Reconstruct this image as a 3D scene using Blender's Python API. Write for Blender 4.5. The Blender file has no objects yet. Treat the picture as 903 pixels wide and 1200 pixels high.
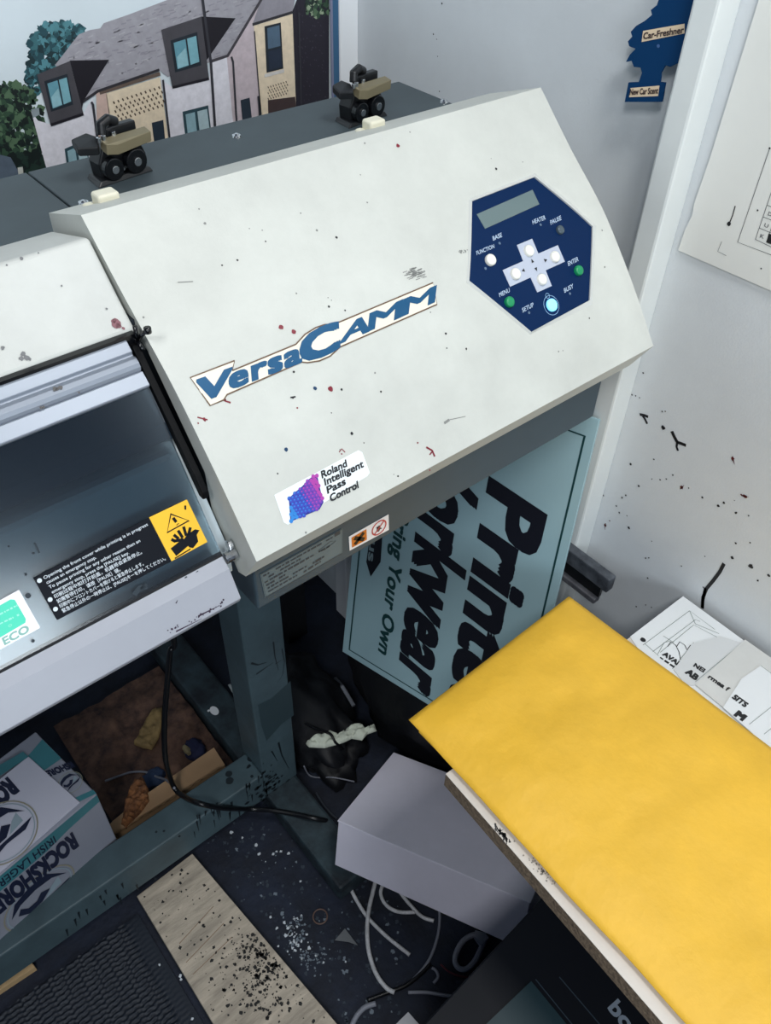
import bpy, bmesh, math, random
from mathutils import Vector, Matrix, Euler, noise
from mathutils.geometry import tessellate_polygon
random.seed(7)
SC = bpy.context.scene
COL = SC.collection
ZF = 1.08                       # floor level below the lip of the printer's end cover

# ------------------------------------------------------------------ camera numbers (measured from the photograph)
F_PX, CX, CY = 981.58, 451.5, 600.0
RX = Vector((0.76827, -0.63964, 0.02496))     # camera right
RD = Vector((-0.42962, -0.54414, -0.72065))   # camera down
RF = Vector((0.47453, 0.54293, -0.69285))     # camera forward
CAM = Vector((-0.2025, -0.3727, 0.4527))

def ray(u, v):
    return RX*((u-CX)/F_PX) + RD*((v-CY)/F_PX) + RF

def on(ax, val, u, v):
    d = ray(u, v); t = (val-CAM[ax])/d[ax]
    return CAM + d*t

def pix(p):
    q = Vector(p)-CAM; w = q.dot(RF)
    return q.dot(RX)/w*F_PX+CX, q.dot(RD)/w*F_PX+CY

# ------------------------------------------------------------------ materials
def lin(c):
    def f(x):
        x /= 255.0
        return x/12.92 if x <= .04045 else ((x+.055)/1.055)**2.4
    return (f(c[0]), f(c[1]), f(c[2]), 1)
MATS = {}
def mat(name, c, rough=.5, metal=0, var=0.0, vscale=8, bump=0.0, bscale=60, c2=None, th=None, emit=0, coat=0, spec=None, stretch=None):
    if name in MATS: return MATS[name]
    m = bpy.data.materials.new(name); m.use_nodes = True
    nt = m.node_tree; b = nt.nodes['Principled BSDF']
    b.inputs['Base Color'].default_value = lin(c)
    b.inputs['Roughness'].default_value = rough
    b.inputs['Metallic'].default_value = metal
    if spec is not None: b.inputs['Specular IOR Level'].default_value = spec
    if coat: b.inputs['Coat Weight'].default_value = coat
    if emit:
        b.inputs['Emission Color'].default_value = lin(c); b.inputs['Emission Strength'].default_value = emit
    if var or bump or c2:
        tc = nt.nodes.new('ShaderNodeTexCoord')
        vec = tc.outputs['Object']
        if stretch:
            mp = nt.nodes.new('ShaderNodeMapping'); mp.inputs['Scale'].default_value = stretch
            nt.links.new(vec, mp.inputs['Vector']); vec = mp.outputs['Vector']
    if var or c2:
        n = nt.nodes.new('ShaderNodeTexNoise'); n.inputs['Scale'].default_value = vscale
        n.inputs['Detail'].default_value = 6; n.inputs['Roughness'].default_value = .65
        nt.links.new(vec, n.inputs['Vector'])
        r = nt.nodes.new('ShaderNodeValToRGB')
        a, z = th or (.3, .7)
        r.color_ramp.elements[0].position = a; r.color_ramp.elements[1].position = z
        d = c2 or tuple(max(0, x*(1-var)) for x in c)
        r.color_ramp.elements[0].color = lin(d); r.color_ramp.elements[1].color = lin(c)
        nt.links.new(n.outputs['Fac'], r.inputs['Fac']); nt.links.new(r.outputs['Color'], b.inputs['Base Color'])
    if bump:
        n2 = nt.nodes.new('ShaderNodeTexNoise'); n2.inputs['Scale'].default_value = bscale; n2.inputs['Detail'].default_value = 5
        nt.links.new(vec, n2.inputs['Vector'])
        bp = nt.nodes.new('ShaderNodeBump'); bp.inputs['Strength'].default_value = bump; bp.inputs['Distance'].default_value = .004
        nt.links.new(n2.outputs['Fac'], bp.inputs['Height']); nt.links.new(bp.outputs['Normal'], b.inputs['Normal'])
    MATS[name] = m
    return m

def glass_mat(name, c, opacity, rough=.14, ior=1.45):
    m = bpy.data.materials.new(name); m.use_nodes = True
    nt = m.node_tree; nt.nodes.remove(nt.nodes['Principled BSDF']); out = nt.nodes['Material Output']
    tr = nt.nodes.new('ShaderNodeBsdfTransparent'); tr.inputs['Color'].default_value = lin(c)
    df = nt.nodes.new('ShaderNodeBsdfPrincipled'); df.inputs['Base Color'].default_value = lin((40, 54, 68)); df.inputs['Roughness'].default_value = .25
    gl = nt.nodes.new('ShaderNodeBsdfGlossy'); gl.inputs['Roughness'].default_value = rough
    fr = nt.nodes.new('ShaderNodeFresnel'); fr.inputs['IOR'].default_value = ior
    m1 = nt.nodes.new('ShaderNodeMixShader'); m1.inputs['Fac'].default_value = opacity
    nt.links.new(tr.outputs[0], m1.inputs[1]); nt.links.new(df.outputs[0], m1.inputs[2])
    m2 = nt.nodes.new('ShaderNodeMixShader')
    nt.links.new(fr.outputs[0], m2.inputs['Fac']); nt.links.new(m1.outputs[0], m2.inputs[1]); nt.links.new(gl.outputs[0], m2.inputs[2])
    nt.links.new(m2.outputs[0], out.inputs['Surface'])
    return m

# ------------------------------------------------------------------ object helpers
ORG = {}
def setp(o, label=None, cat=None, group=None, kind=None):
    if label: o['label'] = label
    if cat: o['category'] = cat
    if group: o['group'] = group
    if kind: o['kind'] = kind
    return o
def thing(name, label, cat, loc, group=None):
    o = bpy.data.objects.new(name, None); COL.objects.link(o)
    o.empty_display_size = .05
    w = Vector(loc)+Vector((0, 0, ZF)); o.location = w; ORG[o.name] = w
    return setp(o, label, cat, group)

class MB:
    """collects polygons in scene coordinates (z = 0 at the cover lip)"""
    def __init__(s): s.v = []; s.f = []; s.m = []
    def add(s, vs, fs, mi=0):
        k = len(s.v); s.v += [Vector(p) for p in vs]
        for f in fs: s.f.append([k+i for i in f]); s.m.append(mi)
        return s
    def poly(s, pts, mi=0): return s.add(pts, [list(range(len(pts)))], mi)
    def hexa(s, lo, hi, mi=0):
        return s.add(list(lo)+list(hi), [[3,2,1,0],[4,5,6,7],[0,1,5,4],[1,2,6,5],[2,3,7,6],[3,0,4,7]], mi)
    def box(s, a, b, mi=0):
        x0,y0,z0 = a; x1,y1,z1 = b
        return s.hexa([(x0,y0,z0),(x1,y0,z0),(x1,y1,z0),(x0,y1,z0)], [(x0,y0,z1),(x1,y0,z1),(x1,y1,z1),(x0,y1,z1)], mi)
    def obox(s, o, ex, ey, ez, a, b, mi=0):
        o=Vector(o); P=lambda x,y,z: o+ex*x+ey*y+ez*z
        x0,y0,z0 = a; x1,y1,z1 = b
        return s.hexa([P(x0,y0,z0),P(x1,y0,z0),P(x1,y1,z0),P(x0,y1,z0)], [P(x0,y0,z1),P(x1,y0,z1),P(x1,y1,z1),P(x0,y1,z1)], mi)
    def slab(s, pts, off, mi=0):
        """closed prism: polygon and the same polygon moved by off"""
        n = len(pts); off = Vector(off); a = [Vector(p) for p in pts]; b = [p+off for p in a]
        tri = tessellate_polygon([a])
        fs = [list(t) for t in tri]+[[n+t[2], n+t[1], n+t[0]] for t in tri]+[[i,(i+1)%n,n+(i+1)%n,n+i] for i in range(n)]
        return s.add(a+b, fs, mi)
    def extx(s, prof, x0, x1, mi=0):
        return s.slab([(x0, y, z) for y, z in prof], (x1-x0, 0, 0), mi)
    def tube(s, pts, r, mi=0, n=8, closed=False):
        pts = [Vector(p) for p in pts]; N = len(pts); vs = []; fs = []; up = None
        for i, p in enumerate(pts):
            t = (pts[(i+1)%N]-pts[i-1]) if closed else (pts[min(i+1,N-1)]-pts[max(i-1,0)])
            t.normalize()
            if up is None: up = t.orthogonal().normalized()
            up = (up-t*up.dot(t)).normalized(); sd = t.cross(up)
            rr = r[i] if isinstance(r, (list, tuple)) else r
            vs += [p+up*(math.cos(2*math.pi*k/n)*rr)+sd*(math.sin(2*math.pi*k/n)*rr) for k in range(n)]
        for i in range(N if closed else N-1):
            j = (i+1)%N
            fs += [[i*n+k, i*n+(k+1)%n, j*n+(k+1)%n, j*n+k] for k in range(n)]
        if not closed: fs += [list(range(n))[::-1], [(N-1)*n+k for k in range(n)]]
        return s.add(vs, fs, mi)
    def cyl(s, a, b, r, mi=0, n=16, r2=None):
        return s.tube([a, b], [r, r if r2 is None else r2], mi, n)
    def blob(s, c, r, mi=0, sub=3, amp=.25, fr=2.0, flat=None, seed=0):
        bm = bmesh.new(); bmesh.ops.create_icosphere(bm, subdivisions=sub, radius=1)
        vs = []
        for v in bm.verts:
            p = v.co.normalized(); k = 1+amp*noise.fractal(p*fr+Vector((seed*3.1, seed, 0)), 1, 2, 4)
            q = Vector((p.x*r[0]*k, p.y*r[1]*k, p.z*r[2]*k))+Vector(c)
            if flat is not None and q.z < flat: q.z = flat+.0005*p.z
            vs.append(q)
        fs = [[v.index for v in f.verts] for f in bm.faces]; bm.free()
        return s.add(vs, fs, mi)
    def build(s, name, mats, parent=None, origin=None, bevel=0, smooth=False, segs=2, recalc=True, sub=0, ang=35):
        if not isinstance(mats, (list, tuple)): mats = [mats]
        if parent is not None: O = ORG[parent.name]
        else:
            if origin is None:
                n = len(s.v); xs = [p.x for p in s.v]; ys = [p.y for p in s.v]; zs = [p.z for p in s.v]
                origin = ((min(xs)+max(xs))/2, (min(ys)+max(ys))/2, min(zs))
            O = Vector(origin)+Vector((0, 0, ZF))
        sh = Vector((0, 0, ZF))-O
        me = bpy.data.meshes.new(name)
        me.from_pydata([p+sh for p in s.v], [], s.f); 
        for m in mats: me.materials.append(m)
        me.polygons.foreach_set('material_index', s.m)
        if recalc:
            bm = bmesh.new(); bm.from_mesh(me); bmesh.ops.recalc_face_normals(bm, faces=bm.faces); bm.to_mesh(me); bm.free()
        if smooth: me.polygons.foreach_set('use_smooth', [True]*len(me.polygons))
        me.update()
        o = bpy.data.objects.new(name, me); COL.objects.link(o)
        if parent is not None: o.parent = parent
        else: o.location = O
        ORG[o.name] = O
        if bevel:
            md = o.modifiers.new('bevel', 'BEVEL'); md.width = bevel; md.segments = segs; md.limit_method = 'ANGLE'; md.angle_limit = math.radians(ang)
        if sub:
            md = o.modifiers.new('sub', 'SUBSURF'); md.levels = sub; md.render_levels = sub
        return o

# ------------------------------------------------------------------ surfaces that carry print
class Plane:
    def __init__(s, p0, ax, ay, flip=False):
        s.p = Vector(p0); s.a = Vector(ax).normalized(); s.b = Vector(ay); s.b = (s.b-s.a*s.b.dot(s.a)).normalized()
        s.n = s.a.cross(s.b)
        if s.n.dot(CAM-s.p) < 0: s.n = -s.n
    def px(s, u, v):
        d = ray(u, v); t = (s.p-CAM).dot(s.n)/d.dot(s.n); q = CAM+d*t-s.p
        return Vector((q.dot(s.a), q.dot(s.b)))
    def pt(s, ab, off=0): return s.p+s.a*ab[0]+s.b*ab[1]+s.n*off
class Profile:
    """a surface drawn along x from a profile of (y, z) points"""
    def __init__(s, prof):
        s.pr = prof; s.L = [0]
        for i in range(1, len(prof)): s.L.append(s.L[-1]+math.hypot(prof[i][0]-prof[i-1][0], prof[i][1]-prof[i-1][1]))
        s.nr = []
        for i in range(len(prof)):
            a = prof[max(i-1, 0)]; b = prof[min(i+1, len(prof)-1)]
            l = math.hypot(b[0]-a[0], b[1]-a[1]); s.nr.append((-(b[1]-a[1])/l, (b[0]-a[0])/l))
    def px(s, u, v):
        d = ray(u, v); best = None
        for i in range(len(s.pr)-1):
            (y0, z0), (y1, z1) = s.pr[i], s.pr[i+1]
            nx, nz = -(z1-z0), (y1-y0)
            den = d.y*nx+d.z*nz
            if abs(den) < 1e-9: continue
            t = ((y0-CAM.y)*nx+(z0-CAM.z)*nz)/den
            q = CAM+d*t; l = math.hypot(y1-y0, z1-z0)
            k = ((q.y-y0)*(y1-y0)+(q.z-z0)*(z1-z0))/l/l
            if (k >= 0 or i == 0) and (k <= 1 or i == len(s.pr)-2):
                r = Vector((q.x, s.L[i]+k*l))
                if 0 <= k <= 1: return r
                best = best or r
        return best
    def pt(s, ab, off=0):
        x, t = ab; i = 0
        while i < len(s.L)-2 and t > s.L[i+1]: i += 1
        k = (t-s.L[i])/(s.L[i+1]-s.L[i])
        y = s.pr[i][0]+(s.pr[i+1][0]-s.pr[i][0])*k; z = s.pr[i][1]+(s.pr[i+1][1]-s.pr[i][1])*k
        kk = min(max(k, 0), 1); ny = s.nr[i][0]*(1-kk)+s.nr[i+1][0]*kk; nz = s.nr[i][1]*(1-kk)+s.nr[i+1][1]*kk
        return Vector((x, y+ny*off, z+nz*off))

def tri_fill(ab, sub=None):
    """triangulated (and optionally subdivided) polygon in 2D"""
    tri = tessellate_polygon([[Vector((p[0], p[1], 0)) for p in ab]])
    if not sub: return [Vector((p[0], p[1])) for p in ab], [list(t) for t in tri]
    bm = bmesh.new(); vs = [bm.verts.new((p[0], p[1], 0)) for p in ab]
    for t in tri:
        try: bm.faces.new([vs[i] for i in t])
        except ValueError: pass
    for _ in range(8):
        es = [e for e in bm.edges if e.calc_length() > sub]
        if not es: break
        bmesh.ops.subdivide_edges(bm, edges=es, cuts=1)
        bmesh.ops.triangulate(bm, faces=[f for f in bm.faces if len(f.verts) > 3])
    bm.verts.index_update()
    r = [Vector((v.co.x, v.co.y)) for v in bm.verts], [[v.index for v in f.verts] for f in bm.faces]
    bm.free(); return r

def dpoly_ab(mb, S, ab, off, mi=0, sub=None):
    v, f = tri_fill(ab, sub)
    mb.add([S.pt(p, off) for p in v], f, mi)
def dpoly(mb, S, pxs, off, mi=0, sub=None): dpoly_ab(mb, S, [S.px(*p) for p in pxs], off, mi, sub)
def dprism_ab(mb, S, ab, o0, o1, mi=0, sub=None):
    dpoly_ab(mb, S, ab, o1, mi, sub); n = len(ab)
    for i in range(n):
        a, b = Vector(ab[i]), Vector(ab[(i+1)%n])
        k = max(1, int((a-b).length/sub)) if sub else 1
        for j in range(k):
            p = a.lerp(b, j/k); q = a.lerp(b, (j+1)/k)
            mb.add([S.pt(p, o0), S.pt(q, o0), S.pt(q, o1), S.pt(p, o1)], [[0,1,2,3]], mi)
def dprism(mb, S, pxs, o0, o1, mi=0, sub=None): dprism_ab(mb, S, [S.px(*p) for p in pxs], o0, o1, mi, sub)
def circ(c, r, n=20, ry=None, jit=0): 
    return [Vector((c[0]+math.cos(2*math.pi*i/n)*r*(1+random.uniform(-jit, jit)), c[1]+math.sin(2*math.pi*i/n)*(ry or r)*(1+random.uniform(-jit, jit)))) for i in range(n)]
def dot(mb, S, p, r, off=.0004, mi=0, n=10, jit=.12): dpoly_ab(mb, S, circ(S.px(*p), r, n, None, jit), off, mi)
def ring_ab(mb, S, c, r0, r1, off, mi=0, n=28):
    a = circ(c, r0, n); b = circ(c, r1, n)
    for i in range(n):
        j = (i+1)%n
        mb.add([S.pt(a[i], off), S.pt(a[j], off), S.pt(b[j], off), S.pt(b[i], off)], [[0,1,2,3]], mi)
def dline(mb, S, pxs, w, off, mi=0, closed=False, taper=False):
    ab = [S.px(*p) for p in pxs]; line_ab(mb, S, ab, w, off, mi, closed, taper)
def line_ab(mb, S, ab, w, off, mi=0, closed=False, taper=False):
    ab = [Vector(p) for p in ab]; N = len(ab); L = []; R = []
    for i in range(N):
        t = (ab[(i+1)%N]-ab[i-1]) if closed else (ab[min(i+1,N-1)]-ab[max(i-1,0)])
        if t.length < 1e-9: t = Vector((1, 0))
        t.normalize(); nn = Vector((-t.y, t.x)); ww = w*(1-.8*i/(N-1) if taper else 1)/2
        L.append(ab[i]+nn*ww); R.append(ab[i]-nn*ww)
    for i in range(N if closed else N-1):
        j = (i+1)%N
        k = max(1, int((ab[i]-ab[j]).length/.02))
        for q in range(k):
            a0, a1 = q/k, (q+1)/k
            mb.add([S.pt(L[i].lerp(L[j], a0), off), S.pt(L[i].lerp(L[j], a1), off), S.pt(R[i].lerp(R[j], a1), off), S.pt(R[i].lerp(R[j], a0), off)], [[0,1,2,3]], mi)
TXT = {}
def glyphs(s, bold=0.0, space=1.0):
    k = (s, bold, space)
    if k in TXT: return TXT[k]
    cu = bpy.data.curves.new('text_tmp', 'FONT'); cu.body = s; cu.resolution_u = 3; cu.space_character = space
    o = bpy.data.objects.new('text_tmp', cu); COL.objects.link(o)
    dg = bpy.context.evaluated_depsgraph_get(); dg.update()
    me = o.evaluated_get(dg).to_mesh()
    vs = [v.co.to_2d() for v in me.vertices]; fs = [list(p.vertices) for p in me.polygons]
    bpy.data.objects.remove(o); bpy.data.curves.remove(cu)
    TXT[k] = (vs, fs); return vs, fs
CAP = .70
def dtext_ab(mb, S, s, A, B, H, off, mi=0, bold=0.0, space=1.0, ref=CAP):
    """A, B: ends of the baseline, H: where the capital height above A is"""
    vs, fs = glyphs(s, bold, space)
    if not vs: return
    x0 = min(p.x for p in vs); x1 = max(p.x for p in vs)
    A, B, H = Vector(A), Vector(B), Vector(H); ex = (B-A)/(x1-x0); ey = (H-A)/ref
    sh = [(0, 0)]
    if bold:
        sh += [(a*bold, c*bold) for a, c in ((1, 1), (-1, 1), (-1, -1), (1, -1))]
        if bold > .02: sh += [(a*bold, c*bold) for a, c in ((1, 0), (0, 1), (-1, 0), (0, -1))]
    for i, (sx, sy) in enumerate(sh):
        mb.add([S.pt(A+ex*(p.x-x0+sx)+ey*(p.y+sy), off+i*1.5e-6) for p in vs], fs, mi)
def dtext(mb, S, s, A, B, H, off, mi=0, **k): dtext_ab(mb, S, s, S.px(*A), S.px(*B), S.px(*H), off, mi, **k)
def scribble(mb, S, px0, px1, w, off, mi=0, gap=.3):
    """a line of tiny illegible print as a row of small bars"""
    a, b = S.px(*px0), S.px(*px1); d = b-a; L = d.length; d.normalize(); n = Vector((-d.y, d.x)); x = 0
    while x < L:
        l = random.uniform(.6, 2.6)*w
        if random.random() > gap*.4:
            h = w*random.uniform(.35, .55); p, q = a+d*x, a+d*min(L, x+l)
            dpoly_ab(mb, S, [p-n*h, q-n*h, q+n*h, p+n*h], off, mi)
        x += l+w*random.uniform(.2, .7)

# ------------------------------------------------------------------ palette
M_cover = mat('warm_white_plastic', (203, 206, 200), .5, var=.08, vscale=9, bump=.06, bscale=300)
M_lid = mat('white_plastic', (199, 202, 198), .5, var=.08, vscale=9, bump=.06, bscale=300)
M_rim = mat('panel_rim_white', (205, 208, 205), .45)
M_panel = mat('slate_metal', (66, 78, 84), .55, var=.12, vscale=12)
M_body = mat('blue_grey_metal', (62, 78, 88), .5, var=.08, vscale=10)
M_stand = mat('stand_grey_paint', (78, 99, 107), .5, var=.22, vscale=9, bump=.1)
M_alu = mat('silver_aluminium', (142, 150, 162), .45, metal=.3)
M_black = mat('black_plastic', (16, 18, 22), .4)
M_gloss = mat('black_gloss', (10, 12, 16), .2)
M_dark = mat('dark_line', (28, 30, 34), .6)
M_chrome = mat('chrome', (210, 212, 215), .18, metal=1)
M_navy = mat('navy_panel', (2, 34, 74), .5, spec=.12)
M_white = mat('white_print', (235, 238, 240), .5)
M_greybl = mat('pale_grey_key_field', (178, 186, 202), .5)
M_green = mat('green_button', (20, 140, 88), .35)
M_btn = mat('cream_button', (235, 235, 226), .4)
M_cap = mat('cream_rubber', (228, 225, 205), .5)

# ------------------------------------------------------------------ the setting
XW, XB, YB = .575, .54, .615     # right wall, pipe boxing face, picture board
YW = .86                         # back wall
M_wall = mat('painted_plaster', (218, 224, 228), .65, var=.05, vscale=5, bump=.10, bscale=420)
M_wall2 = mat('painted_plaster_back', (218, 222, 226), .6, var=.03, vscale=4, bump=.08, bscale=300)
M_trim = mat('gloss_white_paint', (224, 230, 230), .4, var=.03, bump=.05)
M_floor = mat('dirty_dark_floor', (26, 36, 56), .75, c2=(9, 14, 26), vscale=14, bump=.5, bscale=60)
w = MB(); w.box((XW, -1.6, -ZF), (XW+.1, YW+.1, 1.35)); wall_r = w.build('wall_right', M_wall); setp(wall_r, kind='structure')
w = MB(); w.box((-2.2, YW, -ZF), (XW, YW+.1, 1.35)); wall_b = w.build('wall_back', M_wall2); setp(wall_b, kind='structure')
w = MB(); w.box((-2.2, -1.6, -ZF-.1), (XW+.1, YW+.1, -ZF)); floor = w.build('floor', M_floor); setp(floor, kind='structure')
w = MB(); w.box((XB, .068, -ZF), (XW, .095, 1.35)); trim = w.build('trim_1', M_trim, bevel=.003); setp(trim, kind='structure')
x0 = on(1, YB-.008, 397, 40).x
w = MB(); w.box((x0, YB-.010, -ZF), (XW, YB+.03, 1.35)); trim2 = w.build('trim_2', mat('white_strip', (232, 236, 240), .45), bevel=.002); setp(trim2, kind='structure')

# ink thrown on the right wall
SW = Plane((XW, 0, 0), (0, 1, 0), (0, 0, 1))
wi = MB()
def c2p(x, y): return (640+x/3.433, 380+y/3.433)
for x, y, r in [(340,562,1.3),(433,543,.8),(372,650,1.0),(305,697,.9),(320,687,.9),(282,730,.9),(294,757,1.1),(325,770,.6),(332,818,1.3),(425,622,.6),(458,625,.8),(483,622,.8),(509,606,.8),
                (628,696,1.0),(692,730,1.2),(714,718,1.1),(763,758,1.1),(814,769,.7),(757,708,.5),(424,872,.6),(400,940,.9),(413,939,.9),(408,1020,.9),(544,972,.7),(762,880,1),(820,878,.8),(748,938,1.4),(822,972,2.2),
                (851,1030,.9),(895,1010,1.4),(362,1135,.9),(400,1128,.7),(423,1138,.7),(631,1057,.7),(638,933,.6),(470,415,2.0),(230,688,.8),(390,195,.8),(338,192,.8),(345,283,.8),(360,287,.7),(375,295,.6),(466,350,.7),(479,350,.6),(573,658,.7)]:
    dot(wi, SW, c2p(x, y), r*.0014, .0006, 0, jit=.3)
for pts, wd in [([(376,362),(395,366),(410,372)], .0026), ([(388,368),(398,382),(406,400)], .0022), ([(505,430),(515,452),(527,474)], .0032), ([(527,474),(545,480),(562,487)], .0030), ([(527,474),(524,492),(530,508)], .0022),
                ([(272,365),(266,384),(262,403)], .0012), ([(715,962),(698,995),(672,1030),(645,1062),(630,1100),(628,1140)], .0034), ([(640,1060),(630,1110),(627,1142)], .0030)]:
    dline(wi, SW, [c2p(*p) for p in pts], wd*1.35, .0005, 0)
for x, y, r in [(750,540,2.2),(545,655,2.2),(800,692,2.2),(237,808,2.0),(255,790,1.0),(785,686,1.0)]: dot(wi, SW, c2p(x, y), r*.0011, .0006, 1, jit=.35)
for pts in [[(752,545),(758,564)], [(238,800),(236,826)], [(540,662),(555,646)], [(785,688),(815,694)]]: dline(wi, SW, [c2p(*p) for p in pts], .0016, .0006, 1, taper=True)
for u, v, r in [(518,4,.9),(508,40,.8),(513,66,.6),(515,107,.7),(512,46,.5)]: dot(wi, SW, (u, v), r*.0012, .0006, 0)
wi.build('ink_splatter', [mat('dried_black_ink', (14, 14, 20), .5), mat('dried_red_ink', (92, 28, 34), .5)], wall_r, recalc=False)

# grey smudges on the boxing
SB = Plane((XB, 0, 0), (0, 1, 0), (0, 0, 1))

# plug trunking on the boxing
t = thing('socket_trunking', 'grimy dark grey plastic trunking with a black slot low on the right wall', 'trunking', (XB-.01, .06, -.46))
b = MB(); b.box((XB-.015, -.004, -.414), (XB-.0005, .13, -.388)); b.build('cover', mat('grimy_grey', (92, 98, 106), .6, c2=(34, 38, 46), vscale=40), t, bevel=.002)
b = MB(); b.box((XB-.006, .010, -.442), (XB-.0005, .13, -.414)); b.build('slot', M_black, t)
b = MB(); b.box((XB-.014, .010, -.452), (XB-.0005, .13, -.442)); b.build('lip', mat('grimy_grey_light', (120, 122, 128), .6, c2=(60, 62, 70), vscale=40), t, bevel=.002)

# ------------------------------------------------------------------ the printer
prn = thing('large_format_printer', 'white wide-format inkjet printer with blue control panel on its slope, on a grey stand', 'printer', (-.2, .3, -ZF))
key = [(0, 0), (.027, .0345), (.056, .0685), (.094, .1085), (.143, .1490), (.1915, .1925)]
prof = []
for i in range(len(key)-1):
    p0 = key[max(i-1, 0)]; p1 = key[i]; p2 = key[i+1]; p3 = key[min(i+2, len(key)-1)]
    for k in range(5):
        t = k/5
        prof.append(tuple(.5*(2*p1[j]+(p2[j]-p0[j])*t+(2*p0[j]-5*p1[j]+4*p2[j]-p3[j])*t*t+(3*p1[j]-p0[j]-3*p2[j]+p3[j])*t**3) for j in (0, 1)))
prof.append(key[-1])
COV = Profile(prof)
section = prof+[(.258, .170), (.2585, .1475), (.20, .1475), (.138, .124), (.123, .118), (.062, .044), (.060, .006), (.031, -.038), (.020, -.0335)]
b = MB(); b.extx(section, 0, .47); cover = b.build('end_cover', M_cover, prn, bevel=.0035, segs=3)

# crease where the cover is bent
# ---- dirt and ink on the cover (children of the cover)
red, blk, blu, gry = 0, 1, 2, 3
sp = MB()
for u, v, r, m in [(466,171,2.1,red),(329,383.5,2.3,red),(344,389,2.2,red),(387,455.5,2.7,red),(263,469,1.4,red),(581,198,1.5,blk),(612,190,.6,blk),(400,456.5,1.2,blk),(343,466,1.2,blk),(348,478,.9,red),
                   (369,455,1.9,blu),(335,527,1.9,blu),(385,359.5,1.2,blk),(404,364,.9,blk),(347,344,.9,gry),(522,391,1.3,blk),(546,409,1.1,blk),(412,508,1.5,blk),(426,519,.7,blk),(489,519,.9,red),
                   (446,459,1.1,blk),(439,437,1,gry),(260,311,.9,blk),(278,305,1.1,blk),(311,283,.8,blk),(307,270,.7,gry),(371,270,1.2,gry),(394,278.5,1.3,blk),(430,237.5,.9,gry),(240,262,1.3,gry),
                   (422,205,.7,gry),(427,168,1,gry),(480,155,.8,gry),(344,436,1.2,blk),(388,484,.6,blk),(325,555,.8,blk),(466,558,1,blk),(461,556,.6,gry),(333,591,.9,blk),(358,624,1.1,gry),
                   (690,373,1.1,blk),(708,313,.9,blk),(705,270,1,gry),(523,408,.8,blk),(504,366,.8,gry),(233,245,.8,gry),(168,372,1,gry),(239,491,1.4,red),(240,493,.8,red),(503,551,.9,red),(400,532,.8,red),(398,527,.7,gry),
                   (352,250,.8,gry),(292,268,.7,gry),(388,352,.5,blk),(384,349,.5,blk),(575,186,.5,blk),(546,408,.6,blk),(654,412,1.1,gry),(659,411,.8,gry),(232,496,.8,red)]:
    dot(sp, COV, (u, v), r*.00082, .0003, m, jit=.2)
for pts, wd, m in [([(499,524),(506,528),(509,535)], .0016, red), ([(507,528),(503,533)], .0012, red), ([(262,463),(264,470),(270,472)], .0014, red), ([(520,496),(526,492)], .0022, gry), ([(526,492),(545,488)], .0006, gry),
                   ([(397,530),(400,526),(404,530)], .0009, red), ([(208,331),(226,330)], .0007, gry), ([(340,466),(346,465)], .0012, blk), ([(231,489),(243,492)], .001, red)]:
    dline(sp, COV, pts, wd, .0003, m)
for k in range(46):   # scuffs beside the panel
    u, v = random.gauss(486, 7), random.gauss(320, 3.2)
    dline(sp, COV, [(u-3, v+1.2), (u+2, v-.6)], .0006, .0003, gry)
for k in range(14):
    u, v = random.gauss(541, 3.0), random.gauss(294.5, 1.2); dot(sp, COV, (u, v), .0006, .0003, gry, jit=.3)
sp.build('ink_spots', [mat('dark_red_ink', (120, 20, 40), .4), mat('black_ink', (24, 24, 30), .4), mat('blue_ink', (10, 56, 92), .4), mat('grey_scuff', (128, 130, 128), .7)], cover, recalc=False)

# ---- logo
lg = MB()
out = [(222.7,442.7),(274.6,422.8),(271.8,434.5),(346.3,403.7),(357,392),(369.5,384.2),(380,380.6),(391.9,379.9),(507,331.5),(511.5,356.9),(398,406.8),(386.6,417.4),(374,423),(360,425.2),(353,424.4),(265.7,462.6),(261.8,468.8),(246,475.5)]
dpoly(lg, COV, out, .00035, 0, .015)
dline(lg, COV, out, .0011, .0005, 1, closed=True)
dtext(lg, COV, 'V', (230.5,472.5), (269.5,458), (231.5,445), .0006, 2, bold=.035)
dtext(lg, COV, 'ersa', (270,456), (352,424), (268,431), .0006, 2, bold=.04, space=1.08)
dtext(lg, COV, 'C', (354,426.5), (395.5,408.5), (352.5,394), .0006, 2, bold=.045)
dtext(lg, COV, 'A', (398,402.5), (431,388.5), (404,380), .0006, 2, bold=.03)
dtext(lg, COV, 'M', (431.5,388), (468,372), (434,367), .0006, 2, bold=.028)
dtext(lg, COV, 'M', (471,370.5), (507.5,354.5), (473.5,350.5), .0006, 2, bold=.028)
M_foil = mat('blue_foil', (2, 78, 120), .3, metal=.2)
lgo = lg.build('logo_sticker', [mat('logo_cream', (226, 222, 206), .45), mat('logo_outline', (98, 74, 54), .5), M_foil], cover, recalc=False)

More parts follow.
